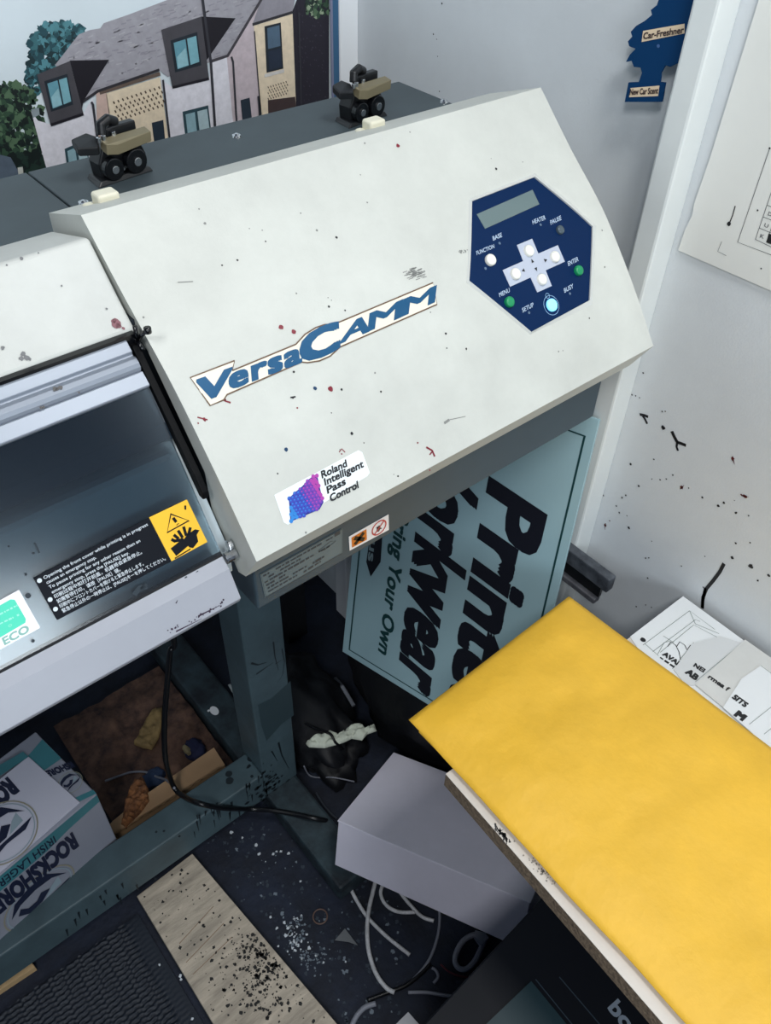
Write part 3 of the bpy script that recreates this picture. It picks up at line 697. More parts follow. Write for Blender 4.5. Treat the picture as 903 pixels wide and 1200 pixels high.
# dormers
for fr, sd, wn_ in [([(42.5,87),(81,71),(97,133),(58.5,146)], [(81,70.5),(127,69.6),(97,118),(95.5,127)], [(51,94.6),(78,86),(84.8,122),(59,130.5)]),
                    ([(188,34.5),(235,19),(244,91.7),(201,102)], [(235,19),(275,21),(245,65),(241.5,70)], [(198.6,47),(230,37),(234.8,76),(204.3,84.5)])]:
    A(sd, 'dormer_side', (24, 20, 30), 7); A(fr, 'dormer_front', (74, 72, 78), 8); AL([fr[3], fr[2]], .003, 'dormer_side', (24, 20, 30), 9)
    A(wn_, 'window_frame_dark', (30, 40, 50), 9)
    A([bil(wn_, *q) for q in [(.10,.10),(.54,.10),(.54,.90),(.10,.92)]], 'window_teal', (104, 160, 176), 10); A([bil(wn_, *q) for q in [(.60,.10),(.94,.10),(.94,.88),(.60,.90)]], 'window_teal2', (128, 182, 194), 10)
    A([bil(wn_, *q) for q in [(.14,.55),(.50,.35),(.52,.88),(.12,.9)]], 'window_sky', (150, 196, 206), 11)
for q in ([(177,143.5),(190.5,140),(193.5,172),(181,176)], [(281,117),(291.6,114),(295,145),(284,150)]): A(q, 'door_dark', (36, 50, 64), 7)
for q, nn in (([(213,130.5),(243,123),(247.5,160),(217.5,170)], 2), ([(75,174),(100,163),(106,200),(80,210)], 2)):
    A(q, 'window_frame_teal', (44, 74, 84), 7); A([bil(q, *z) for z in [(.10,.10),(.46,.10),(.46,1),(.10,1)]], 'window_pale', (150, 186, 196), 8); A([bil(q, *z) for z in [(.56,.10),(.94,.10),(.94,1),(.56,1)]], 'window_pale2', (182, 206, 212), 8)
wq = [(309,30.6),(328,26),(331,80),(311.5,85)]; A(wq, 'window_frame_dark', (30, 40, 50), 7); A([bil(wq, *z) for z in [(.15,.05),(.9,.05),(.9,.5),(.15,.5)]], 'window_blue', (84, 108, 130), 8); A([bil(wq, *z) for z in [(.15,.55),(.9,.55),(.9,.95),(.15,.95)]], 'window_navy', (34, 46, 66), 8)
AL([(309,88.5),(332,82.5)], .004, 'sill', (222, 218, 214), 8)
for pts, wd in [([(235,-10),(238,12),(246,72),(252,165)], .0036), ([(190,93),(199,172)], .0026), ([(270,66),(272,72),(277,155)], .0028), ([(106,119),(108,122),(115,175)], .0028), ([(297,36),(305,140)], .0016), ([(349,14),(352,130)], .0022), ([(302,112),(304,140)], .004)]:
    AL(pts, wd, 'pipe', (52, 52, 60), 9)
art.build('printed_houses', AM, po, recalc=False)
b = MB()
xb0 = PW.px(385.2, 40)[0]
dpoly_ab(b, PW, [(xb0, -.30), (xr, -.30), (xr, .62), (xb0, .62)], .0035, 0); dpoly_ab(b, PW, [(xb0+.0, -.30), (xb0+.004, -.30), (xb0+.004, .62), (xb0, .62)], .0038, 1)
b.build('blue_border', [mat('print_blue', (52, 96, 132), .5), mat('print_lilac', (120, 124, 150), .5)], po, recalc=False)

# ------------------------------------------------------------------ paper chart on the right wall
t = thing('wall_chart', 'white paper chart with boxed letters stuck on the right wall beside the pipe boxing', 'chart', (XW-.001, -.1, .05))
CH = Plane((XW-.0018, 0, 0), (0, 1, 0), (0, 0, 1))
bl = CH.px(795, 293); br = CH.px(903, 340); tl = CH.px(887, 0)
b = MB(); slope = (br[1]-bl[1])/(br[0]-bl[0])
pts = [bl, bl+(br-bl)*3.4, bl+(br-bl)*3.4+Vector((0,.5)), bl+(tl-bl)*2.0, bl+(tl-bl)*.42+Vector((-.003,0)), bl+(tl-bl)*.22+Vector((-.0015,0)), bl+(tl-bl)*.17+Vector((-.0035,0)), bl+(tl-bl)*.10+Vector((-.0005,0))]
v, f = tri_fill(pts); b.slab([CH.pt(p) for p in pts], CH.n*.0012)
b.build('sheet', mat('chart_paper', (232, 234, 230), .5, var=.03, vscale=6), t)
b = MB()
def ci(x, y): return (840+x/6, 150+y/6)
for ln, wd in [([(372,150),(150,800),(480,925)], .0007), ([(275,780),(420,850)], .0006), ([(275,780),(390,440)], .0006), ([(302,700),(470,770)], .0006), ([(330,622),(500,690)], .0006), ([(358,540),(520,605)], .0006), ([(352,800),(430,580)], .0006), ([(38,795),(10,865),(70,895)], .0005)]:
    dline(b, CH, [ci(*p) for p in ln], wd, .0016, 0)
dline(b, CH, [ci(133,545), ci(115,610), ci(92,668)], .0011, .0016, 1); dot(b, CH, ci(90,670), .0022, .0017, 1); dot(b, CH, ci(290,576), .0009, .0016, 1); dot(b, CH, ci(315,985), .0008, .0016, 1); dot(b, CH, ci(375,140), .001, .0016, 1)
dpoly(b, CH, [ci(*p) for p in [(368,738),(400,750),(384,815),(352,802)]], .0016, 1)
for s, x, y in [('K', 318, 758), ('U', 348, 682), ('D', 374, 602)]: dtext(b, CH, s, ci(x-12, y+8), ci(x+14, y+18), ci(x-4, y-18), .0017, 0, bold=.01)
b.build('print', [mat('chart_line', (92, 94, 98), .6), mat('chart_black', (24, 26, 30), .5)], t, recalc=False)

# ------------------------------------------------------------------ air freshener hanging in front of the wall
t = thing('air_freshener', 'navy blue tree-shaped car air freshener hanging on the wall left of the pipe boxing', 'air freshener', (XW-.02, .15, .15))
AF = Plane((XW-.022, 0, 0), (0, 1, 0), (0, 0, 1))
def cf(x, y): return (720+x/3.53, y/3.53)
left = [(47,420),(62,340),(105,338),(118,300),(112,278),(85,275),(75,250),(52,255),(68,225),(92,200),(66,190),(60,170),(78,150),(72,130),(95,105),(130,85),(160,60),(155,40),(180,20),(190,-10),(205,-45),(215,-90),(240,-150)]
right = [(262,-90),(290,-50),(318,-20),(330,10),(345,50),(345,85),(330,110),(352,140),(352,175),(330,195),(318,225),(300,250),(262,262),(235,275),(215,268),(196,300),(192,338),(214,340),(200,420)]
pts = [cf(*p) for p in left+right]
b = MB(); ab = [AF.px(*p) for p in pts]; dprism_ab(b, AF, ab, 0, .0022); dpoly_ab(b, AF, ab, 0); b.build('tree_card', mat('card_navy', (4, 54, 98), .7, spec=.15), t)
for q, s, a, e, h in [([(118,172),(124,126),(296,96),(296,136)], 'Car-Freshner', (126,160), (292,134), (128,134)), ([(66,400),(72,362),(192,352),(186,395)], 'New Car Scent', (70,390), (186,384), (72,366))]:
    b = MB(); dpoly(b, AF, [cf(*p) for p in q], .0026, 0); dtext(b, AF, s, cf(*a), cf(*e), cf(*h), .003, 1, bold=.03)
    b.build('label', [mat('card_cream', (228, 206, 176), .5), mat('card_brown', (60, 44, 44), .5)], t, recalc=False)
b = MB(); dot(b, AF, cf(187,188), .0016, .0026, 0); b.build('tree_dot', mat('card_pale_blue', (60, 96, 150), .5), t, recalc=False)
tp = AF.pt(AF.px(*cf(240, -150))); b = MB(); b.tube([tp, tp+Vector((.002, 0, .03)), Vector((XW-.006, tp.y, tp.z+.07))], .0006, n=6); b.cyl((XW-.012, tp.y, tp.z+.07), (XW-.0002, tp.y, tp.z+.07), .002, n=10); b.build('string', M_white, t)

# ------------------------------------------------------------------ sign board leaning on the boxing
d1 = ray(240, 2400).normalized(); d2 = ray(-1068, -243); d2 = (d2-d1*d2.dot(d1)).normalized()
Tc = on(0, .533, 702, 492); SG = Plane(Tc, d2, -d1)
t = thing('sign_board', 'pale blue sign board with bold black sideways lettering leaning between printer and boxing', 'sign', Tc+d1*.57+d2*.18)
def sg(x, y): return (280+x/1.963, 480+y/1.963)
BW, BH = .364, .568
b = MB(); b.slab([SG.pt((0,0)), SG.pt((BW,0)), SG.pt((BW,-BH)), SG.pt((0,-BH))], -SG.n*.004)
b.build('panel', mat('sign_pale_blue', (156, 188, 196), .4, var=.03, vscale=5), t, bevel=.0008)
b = MB()
line_ab(b, SG, [(.0135,-.0265),(BW-.0155,-.0265),(BW-.0155,-BH+.0135),(.0135,-BH+.0135)], .0034, .0006, 1, True)
dtext(b, SG, 'Printed', sg(580,165), sg(478,690), sg(704,248), .0006, 0, bold=.04)
dtext(b, SG, 'Workwear', sg(452,-25), sg(370,603), sg(572,55), .0006, 0, bold=.038)
dtext(b, SG, 'Bring Your Own', sg(364,228), sg(321,553), sg(392,248), .0006, 1, bold=.026)
dpoly(b, SG, [sg(*p) for p in [(330,288),(300,300),(293,350),(303,384),(326,350)]], .0006, 0); dtext(b, SG, 'us', sg(302,300), sg(297,345), sg(318,306), .0008, 2, bold=.02)
b.build('lettering', [mat('sign_black', (14, 16, 28), .45), mat('sign_dark_green', (18, 60, 62), .45), mat('sign_grey', (130, 150, 156), .5)], t, recalc=False)

# ------------------------------------------------------------------ desk, envelope, papers
ZD = -.37
kc = on(2, ZD, 522, 907); ke = on(2, ZD, 772.6, 1195)
desk = thing('desk', 'white laminate desk with raw chipboard edge along the right wall', 'desk', ((kc.x+XW)/2, -.5, -ZF))
dy = (ke-kc); dirn = dy/abs(dy.y); far = kc+dirn*.95
XDR = on(2, ZD, 800, 698.6).x-.005
def dq(z): return [Vector((kc.x, kc.y, z)), Vector((XDR, kc.y-.011, z)), Vector((XDR, far.y, z)), Vector((far.x, far.y, z))]
b = MB(); b.hexa(dq(ZD-.0008)[::-1], dq(ZD)[::-1]); dt = b.build('laminate_top', mat('cream_laminate', (222, 216, 208), .4, var=.05, vscale=8), desk)
b = MB(); b.hexa(dq(ZD-.024)[::-1], dq(ZD-.0008)[::-1]); b.build('chipboard_core', mat('chipboard', (156, 136, 112), .8, c2=(96, 82, 68), vscale=220, bump=.6, bscale=250), desk)
b = MB(); b.box((XW-.045, far.y+.01, ZD-.062), (XW-.0005, kc.y-.03, ZD-.0242)); b.build('wall_batten', M_dark, desk, bevel=.002)
for x, y in [(kc.x+.06, far.y+.06), (XDR-.05, far.y+.06)]:
    b = MB(); b.box((x-.02, y-.02, -ZF), (x+.02, y+.02, ZD-.024)); b.build('leg', M_dark, desk, bevel=.002)
DT = Plane((0, 0, ZD), (1, 0, 0), (0, 1, 0))
b = MB()
for k in range(34):
    u = random.gauss(586, 5); dline(b, DT, [(u, 975+(u-586)*.9+random.gauss(0, 2.4)), (u+random.uniform(-2, 4), 978+(u-586)*.9+random.gauss(0, 3.5))], random.uniform(.0008, .0026), .0003, 0, taper=True)
for k in range(60):
    u = random.gauss(634, 9); dot(b, DT, (u, 1019+(u-634)*.95+random.gauss(0, 4)), random.uniform(.0003, .0011), .0003, 1, jit=.4)
b.build('ink_smudge', [mat('smudge_black', (50, 50, 52), .6), mat('smudge_grey', (140, 136, 130), .6)], desk, recalc=False)

# padded envelope
ZE = ZD+.018
EQ = [on(2, ZE, 479, 838), on(2, ZE, 668, 693), on(2, ZE, 903, 868), on(2, ZE, 812, 1200)]
ex = (EQ[1]-EQ[0]); W_ = ex.length; ex.normalize(); eL = (EQ[3]-EQ[0]).normalized()
L_ = .52
env = thing('padded_envelope', 'large yellow padded paper envelope lying over the end of the desk', 'envelope', EQ[0]+ex*W_/2+eL*.26-Vector((0, 0, .017)))
nx, ny = 44, 84
def edge_x(s):  # measured edge lines of the bag in plan, left and right
    return 0
vs = []; fs = []
eR = (EQ[2]-EQ[1]).normalized()
for side in (0, 1):
    for j in range(ny+1):
        t_ = j/ny
        l = EQ[0]+eL*(L_*t_); r = EQ[1]+eR*(L_*t_)
        for i in range(nx+1):
            s_ = i/nx; p = l.lerp(r, s_)
            e = min(s_, 1-s_)*2; g = min(t_, 1-t_)*2*2
            th = (1-(1-min(1, e*2.2))**2.2)*(1-(1-min(1, g*2.6))**2)
            q = Vector((p.x*9, p.y*9, 0))
            wv = noise.fractal(Vector((p.x*5, p.y*11, .3)), 1, 2, 3)*.0035+noise.noise(Vector((p.x*22+p.y*9, p.y*34, 1.7)))*.0011+noise.noise(Vector((p.x*70, p.y*60, 4)))*.0004
            top_z = .0085+.0095*th+wv*th if side == 0 else .0075-.0068*th
            e2 = .0018*noise.noise(Vector((p.y*14, s_*3, 2)))
            vs.append(Vector((p.x+e2, p.y, ZD+top_z)))
n1 = (nx+1)*(ny+1)
for side in (0, 1):
    for j in range(ny):
        for i in range(nx):
            a = side*n1+j*(nx+1)+i; q = [a, a+1, a+nx+2, a+nx+1]; fs.append(q if side == 0 else q[::-1])
bd = [i for i in range(nx+1)]+[j*(nx+1)+nx for j in range(1, ny+1)]+[ny*(nx+1)+i for i in range(nx-1, -1, -1)]+[j*(nx+1) for j in range(ny-1, 0, -1)]
for k in range(len(bd)): a, c = bd[k], bd[(k+1) % len(bd)]; fs.append([a, c, n1+c, n1+a])
M_env = mat('yellow_kraft', (244, 192, 58), .55, var=.05, vscale=16, bump=.18, bscale=90)
b = MB(); b.add(vs, fs); b.build('bag', M_env, env, smooth=True)
b = MB()   # turned-over flap under the far end
f0 = on(2, ZD+.0025, 490, 858); f1 = f0+eL*.40+ex*.012
b.slab([f0, f0+ex*.26, f1+ex*.24, f1], (0, 0, .0018)); b.build('flap', M_env, env, bevel=.0006)

# printed sheets lying between envelope and wall
M_pap = mat('office_paper', (226, 230, 232), .55)
def sheet(label, pxs, z, m, prn_fn, mats2, nm='paper_sheet', g='printed sheets on the desk'):
    S = Plane((0, 0, z), (1, 0, 0), (0, 1, 0)); P = [S.pt(S.px(*p)) for p in pxs]
    c = sum(P, Vector())/len(P)
    t = thing(nm, label, 'paper', (c.x, c.y, z-.0007), g)
    b = MB(); b.slab([p-Vector((0, 0, .0007)) for p in P], (0, 0, .0007)); b.build('sheet', m, t)
    b = MB(); prn_fn(b, S); b.build('print', mats2, t, recalc=False); return t
M_pl = mat('plan_line', (118, 132, 126), .6); M_pk = mat('plan_black', (22, 24, 28), .5)
def ch(x, y): return (730+x/5.22, 690+y/5.22)
def pa(b, S):
    for ln in [[(120,345),(405,135),(560,250)], [(180,385),(440,190),(470,200)], [(225,390),(430,222),(590,305)], [(440,215),(585,275)], [(210,400),(250,330),(285,320)], [(405,135),(440,215)], [(130,335),(215,410)], [(300,490),(430,330)], [(245,290),(310,330)]]: dline(b, S, [ch(*p) for p in ln], .0007, .0003, 0)
    for k, (x, y) in enumerate([(290,325), (345,325), (410,345), (480,375)]): dline(b, S, [ch(x-20,y+30), ch(x,y), ch(x+30,y+20), ch(x+50,y+60), ch(x+60,y+110)], .001, .0003, 1)
    dot(b, S, ch(120,312), .0035, .0003, 1); dtext(b, S, 'AVAIL', ch(238,405), ch(352,485), ch(256,385), .0004, 1, bold=.05)
    scribble(b, S, ch(225,420), ch(340,500), .003, .0003, 1)
sheet('white sheet with thin plan outlines and the word AVAIL, farthest from the viewer', [(738,746),(800,698.6),(872,751),(905,776),(880,880),(800,840)], ZD+.0010, M_pap, pa, [M_pl, M_pk])
def pb(b, S):
    dtext(b, S, 'NEI', ch(428,475), ch(488,512), ch(442,456), .0004, 1, bold=.05); dtext(b, S, 'AB', ch(378,515), ch(440,560), ch(402,490), .0004, 1, bold=.06)
    dline(b, S, [ch(440,570), ch(620,420), ch(730,330)], .0006, .0003, 0)
sheet('narrow white slip printed NEI and AB, between the plan sheet and the grey sheet', [ch(310,495),ch(420,335),ch(590,290),ch(725,330),ch(440,590),ch(380,590)], ZD+.0020, mat('office_paper_grey', (208, 211, 212), .55), pb, [M_pl, M_pk], 'paper_slip')
def pc(b, S): dtext(b, S, 'rmea f', ch(516,545), ch(636,628), ch(534,526), .0004, 0, bold=.04)
sheet('pale grey sheet printed with a cut-off word, right of the narrow slip', [ch(745,310),ch(890,412),ch(960,460),ch(720,800),ch(605,720),ch(440,585)], ZD+.0030, mat('office_paper_dull', (212, 213, 210), .55, var=.05, vscale=20), pc, [M_pk])
def pd(b, S):
    dtext(b, S, 'SITS', ch(664,668), ch(742,725), ch(688,648), .0004, 1, bold=.05); dtext(b, S, 'M', ch(680,775), ch(725,806), ch(708,748), .0004, 1, bold=.08)
    for ln in [[(770,830),(1010,640)], [(860,890),(1010,770)], [(840,470),(960,560)]]: dline(b, S, [ch(*p) for p in ln], .0006, .0003, 0)
sheet('white sheet printed SITS and M, nearest the viewer', [ch(838,472),ch(1300,760),ch(1150,1200),ch(610,725),ch(725,548)], ZD+.0040, M_pap, pd, [M_pl, M_pk])

# ------------------------------------------------------------------ helper: what a line of sight meets
def hit(u, v, lift=0.0):
    dgp = bpy.context.evaluated_depsgraph_get(); dgp.update()
    o = CAM+Vector((0, 0, ZF)); d = ray(u, v).normalized()
    for _ in range(6):
        ok, p, n, _i, ob, _m = SC.ray_cast(dgp, o, d)
        if not ok: return on(2, -ZF, u, v)
        if ob.name.startswith(('front_window', 'padded')): o = p+d*.001; continue
        break
    if n.dot(d) > 0: n = -n
    return p-Vector((0, 0, ZF))+n*lift

# ------------------------------------------------------------------ floor things
FL = Plane((0, 0, -ZF), (1, 0, 0), (0, 1, 0))
# speckled board
ZP = -ZF+.020
q = [on(2, ZP, 160, 1050), on(2, ZP, 225, 1000), on(2, ZP, 395, 1200), on(2, ZP, 250, 1200)]
e1 = (q[2]-q[1]); e0 = (q[3]-q[0])
q2 = q[1]+e1*1.35; q3 = q[0]+e0*1.6
b = MB(); b.slab([q[0], q[1], q2, q3], (0, 0, -.019))
plank = b.build('wooden_board', mat('pale_plywood', (202, 190, 172), .75, var=.3, vscale=11, bump=.2, bscale=120, stretch=(1, 6, 1)), None, bevel=.0015)
setp(plank, 'pale plywood board speckled with black paint on the floor in front of the stand', 'board')
PL = Plane((0, 0, ZP), (1, 0, 0), (0, 1, 0)); b = MB()
for k in range(760):
    if k % 3: u, v = random.gauss(308, 24), random.gauss(1128, 30)
    else: u, v = random.uniform(165, 380), random.uniform(1005, 1198)
    if not inside((u, v), [(166,1052),(224,1006),(385,1198),(256,1198)]): continue
    dot(b, PL, (u, v), random.choice([.0007, .0010, .0013, .0018, .0028]), .0003, 0, jit=.5)
for u0, v0, u1, v1 in [(218,1128,262,1082),(226,1142,272,1098),(210,1106,250,1062)]: dline(b, PL, [(u0, v0), (u1, v1)], .0012, .0003, 1)
b.build('paint_specks', [mat('speck_black', (32, 32, 32), .7), mat('score_brown', (136, 112, 92), .7)], plank, recalc=False)

# ribbed mat
b = MB(); nxm, nym = 110, 300; x0, x1, y0, y1 = -.64, q[0].x-.012, -.12, .315
vs = []; fs = []
for j in range(nym+1):
    for i in range(nxm+1):
        x = x0+(x1-x0)*i/nxm; y = y0+(y1-y0)*j/nym
        w = .5+.5*math.sin((y+.0022*math.sin(x*420)+.0012*math.sin(x*170+y*60))*2*math.pi/.0088)
        ed = min(1, (x1-x)/.03)
        vs.append((x, y, -ZF+.004+.0058*w**1.4*(1 if ed >= 1 else ed*.2)))
for j in range(nym):
    for i in range(nxm): a = j*(nxm+1)+i; fs.append([a, a+1, a+nxm+2, a+nxm+1])
b.add(vs, fs); b.box((x0, y0, -ZF+.0003), (x1, y1, -ZF+.0035))
m = b.build('ribbed_mat', mat('mat_charcoal', (16, 26, 40), .6), None, smooth=True); setp(m, 'charcoal ribbed rubber mat on the floor left of the speckled board', 'mat')

# offcut under the beam at the left
b = MB(); o1 = [on(2, -ZF+.016, *p) for p in [(-60,1200),(41,1133),(30,1118),(-70,1180)]]; b.slab([p for p in o1], (0, 0, -.0155)); m = b.build('wood_offcut', mat('raw_pine', (190, 160, 118), .7, var=.15, vscale=10), None, bevel=.001); setp(m, 'small raw pine offcut on the floor under the left of the crossbeam', 'offcut')

# cardboard strip behind the beam
b = MB(); cq_ = [on(2, -.985, *p) for p in [(100,1000),(263.5,896.5),(250.5,876),(172,930),(132,962)]]
b.slab(cq_, (0, 0, -.004)); b.slab([cq_[0], cq_[1], cq_[1]+Vector((.0, .004, 0)), cq_[0]+Vector((0, .004, 0))], (0, 0, -(ZF-.985-.0003)))
m = b.build('cardboard_piece', mat('brown_cardboard', (178, 144, 108), .75, var=.08, vscale=14), None); setp(m, 'bent strip of brown cardboard lying behind the crossbeam', 'cardboard')

# ---- beer carton behind the beam
ZB = -.80
fr = on(2, ZB, 113.7, 930.6); br_ = on(2, ZB, 49.5, 865.5)
uy = (br_-fr).normalized(); ux = Vector((-uy.y, uy.x, 0))      # uy into the picture, ux to the left
D_ = (br_-fr).length+.02; Lb = .40; Hb = ZF+ZB-.001
bx = thing('drinks_carton', 'white and teal lager carton lying upside down behind the crossbeam', 'carton', fr+ux*.2+uy*.08-Vector((0, 0, Hb)))
b = MB(); P = lambda a, c, h: fr+ux*a+uy*c+Vector((0, 0, h))
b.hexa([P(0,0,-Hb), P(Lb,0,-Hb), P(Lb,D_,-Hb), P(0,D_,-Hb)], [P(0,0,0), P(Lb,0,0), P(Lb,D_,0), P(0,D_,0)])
M_carton = mat('carton_white_shaded', (150, 153, 166), .45, var=.05, vscale=8); M_teal = mat('carton_teal', (66, 134, 144), .4, var=.15, vscale=12); M_tx = mat('carton_navy', (22, 30, 58), .45); M_wv = mat('carton_wave', (150, 168, 178), .45); M_gold = mat('carton_gold', (150, 146, 128), .45)  # body white darkened in its colour for the shade on the front
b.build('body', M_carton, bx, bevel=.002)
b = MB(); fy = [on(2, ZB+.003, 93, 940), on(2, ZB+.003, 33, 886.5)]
g0 = fy[0]; g1 = fy[1]; gl = (on(2, ZB+.003, 0, 1022)-g0).normalized()*.37; b.slab([g0, g1, g1+gl, g0+gl], (0, 0, -.0025)); b.build('top_flap', mat('carton_white_lit', (200, 200, 214), .45), bx)  # same white card, paler colour for the light falling on top
BF = Plane(fr, ux, Vector((0, 0, 1))); BTp = Plane((0, 0, ZB+.003), ux, uy); BE = Plane((0, 0, ZB), ux, uy)
b = MB()
dpoly_ab(b, BF, [(.001, -.001), (Lb-.002, -.001), (Lb-.002, -.036), (.10, -.034), (.06, -.026), (.001, -.022)], .0005, 1)
dtext(b, BF, 'ROCKSHORE', (84,976), (-10,1056), (91.5,991), .0008, 0, bold=.05); dtext(b, BF, 'IRISH LAGER', (62.5,979), (-4,1033.5), (66,986.5), .0008, 0, bold=.01)
def logo(b, S, c, r):
    c = S.px(*c); ring_ab(b, S, c, r*.96, r, .0008, 2, 36); ring_ab(b, S, c, r*.88, r*.91, .0008, 3, 36)
    def wv(pts, m, o): dpoly_ab(b, S, [c+Vector(p)*r for p in pts], o, m)
    wv([(-.80,.10),(-.45,.42),(0,.50),(.45,.40),(.78,.12),(.55,.62),(.10,.80),(-.40,.74)], 0, .0008)
    wv([(-.30,.05),(0,-.22),(.38,-.25),(.62,.02),(.50,.24),(.34,.0),(.10,.0),(-.08,.20)], 0, .0009)
    wv([(-.85,-.20),(-.50,-.42),(.10,-.40),(.70,-.55),(.30,-.30),(-.30,-.26)], 0, .0008)
    wv([(-.60,-.12),(-.10,-.22),(-.36,.10),(-.60,.26)], 3, .0007)
logo(b, BF, (47,1052), .062)
dpoly(b, BTp, [(33.5,887),(0,909.5),(-30,930),(-40,921),(-6,900),(27,881)], .0005, 1)
dtext(b, BTp, 'ROCKSHORE', (9,912), (-83,985), (22,927), .0005, 0, bold=.06); logo(b, BTp, (3,976), .052)
dpoly(b, BE, [(33,886),(49.5,866.5),(72,889),(52,903)], .0005, 1); dpoly(b, BE, [(88,935),(109,925.5),(113,930),(94,939)], .0005, 1)
dtext(b, BE, 'KSHORE', (83,893), (53,904.5), (88,899), .0008, 0, bold=.05); logo(b, BE, (82.5,917), .019)
b.build('carton_print', [M_tx, M_teal, M_gold, M_wv], bx, recalc=False)

# ---- lilac grey box leaning on the clutter
A0 = on(2, -.905, 395, 961.5); lx, ly, lz = Vector((.4044,-.9061,.1241)).normalized(), Vector((.8638,.3339,-.3772)).normalized(), Vector((.3004,.2598,.9178)).normalized()
bxl = thing('cardboard_box', 'plain lilac-grey lidded box tilted on the floor under the desk end', 'box', A0+lx*.17+ly*.1-lz*.09)
M_lil = mat('lilac_board', (228, 227, 243), .5, var=.04, vscale=10)
b = MB(); b.obox(A0, lx, ly, lz, (.0015, .0015, -.0962), (.3385, .2185, -.003)); b.build('tray', M_lil, bxl, bevel=.0012)
b = MB(); b.obox(A0, lx, ly, lz, (0, 0, -.0026), (.34, .22, 0)); b.build('lid', M_lil, bxl, bevel=.0012)

# ---- black carton under the desk
ZK = -.62
k0 = on(2, ZK, 500, 1196); k1 = on(2, ZK, 632, 1055)
bk = thing('black_carton', 'black carton with dark teal panel standing under the desk', 'carton', (.26, -.45, -ZF))
kx = (k1-k0); kx.z = 0; kx.normalize(); ky = Vector((kx.y, -kx.x, 0))
if ky.y > 0: ky = -ky
ks = k0-kx*.02; kend = (k1-k0).length+.04+.02
b = MB(); KP = lambda a, c, z: Vector((ks.x, ks.y, 0))+kx*a+ky*c+Vector((0, 0, z))
b.hexa([KP(0,0,-ZF+.0005), KP(kend+.12,0,-ZF+.0005), KP(kend+.12,.55,-ZF+.0005), KP(0,.55,-ZF+.0005)], [KP(0,0,ZK), KP(kend+.12,0,ZK), KP(kend+.12,.55,ZK), KP(0,.55,ZK)])
b.build('body', mat('black_card', (8, 13, 22), .55, spec=.25), bk, bevel=.002)
KT = Plane((0, 0, ZK), (1, 0, 0), (0, 1, 0)); b = MB()
dprism(b, KT, [(622,1150),(668,1206),(600,1260),(555,1214)], 0, .0012); b.build('teal_panel', mat('panel_dark_teal', (26, 50, 58), .5), bk)
b = MB(); M_cl = mat('carton_line', (44, 58, 70), .5); dline(b, KT, [(655,1145),(712,1212)], .0012, .0005); b.build('fold_line', M_cl, bk, recalc=False); b = MB(); dline(b, KT, [(627,1148),(674,1206)], .0012, .0016); b.build('fold_line', M_cl, bk, recalc=False); b = MB(); dtext(b, KT, 'boo', (712,1182), (745,1225), (724,1171), .0005, 0, bold=.03)
b.build('lettering', mat('carton_letter', (128, 140, 154), .5), bk, recalc=False)

# ---- black sacks and clutter
M_bag = mat('black_polythene', (10, 13, 20), .6, bump=.4, bscale=30)
b = MB(); b.blob((.475, .30, -ZF+.13), (.075, .18, .20), sub=4, amp=.22, fr=2.4, flat=-ZF+.001, seed=3)
m = b.build('black_sack', M_bag, None, smooth=True); setp(m, 'black plastic sack under the sign board', 'sack')
b = MB(); b.blob((.31, .46, -ZF+.03), (.085, .17, .08), sub=4, amp=.3, fr=2.6, flat=-ZF+.001, seed=5)
m = b.build('black_sack', M_bag, None, smooth=True); setp(m, 'low black plastic sack behind the crumpled white tissue', 'sack')
b = MB(); b.blob((.30, .10, -ZF+.006), (.06, .13, .016), sub=4, amp=.2, fr=2.6, flat=-ZF+.001, seed=8)
m = b.build('dark_cloth', mat('dark_cloth', (20, 24, 32), .8, bump=.5, bscale=60), None, smooth=True); setp(m, 'dark cloth on the floor under the lilac-grey box', 'cloth')
rag = MB(); vs = []; fs = []; n = 44
for j in range(n+1):
    for i in range(n+1):
        x = -.10+.24*i/n; y = .43+.32*j/n; p = Vector((x*14, y*14, 2))
        vs.append((x, y, -ZF+.004+.012*(1+noise.fractal(p, 1, 2, 4))+.006*abs(noise.noise(p*3))))
for j in range(n):
    for i in range(n): a = j*(n+1)+i; fs.append([a, a+1, a+n+2, a+n+1])
rag.add(vs, fs); m = rag.build('dirty_rag', mat('rust_brown_cloth', (118, 88, 72), .85, c2=(44, 32, 34), vscale=34, bump=.5, bscale=80), None, smooth=True); setp(m, 'crumpled rust-brown rag on the floor behind the crossbeam', 'rag')
def scrap(nm, label, cat, pts, h, m, z=None, seed=0, lift=.001):
    P = [hit(*p, lift=lift) for p in pts]
    zz = sorted(p.z for p in P)[len(P)//2]+.001 if z is None else z
    P = [on(2, zz, *p) for p in pts]
    Q = [Vector((p.x, p.y, zz)) for p in P]; b = MB(); b.slab(Q, (0, 0, h)); o = b.build(nm, m, None, bevel=h*.25); return setp(o, label, cat)
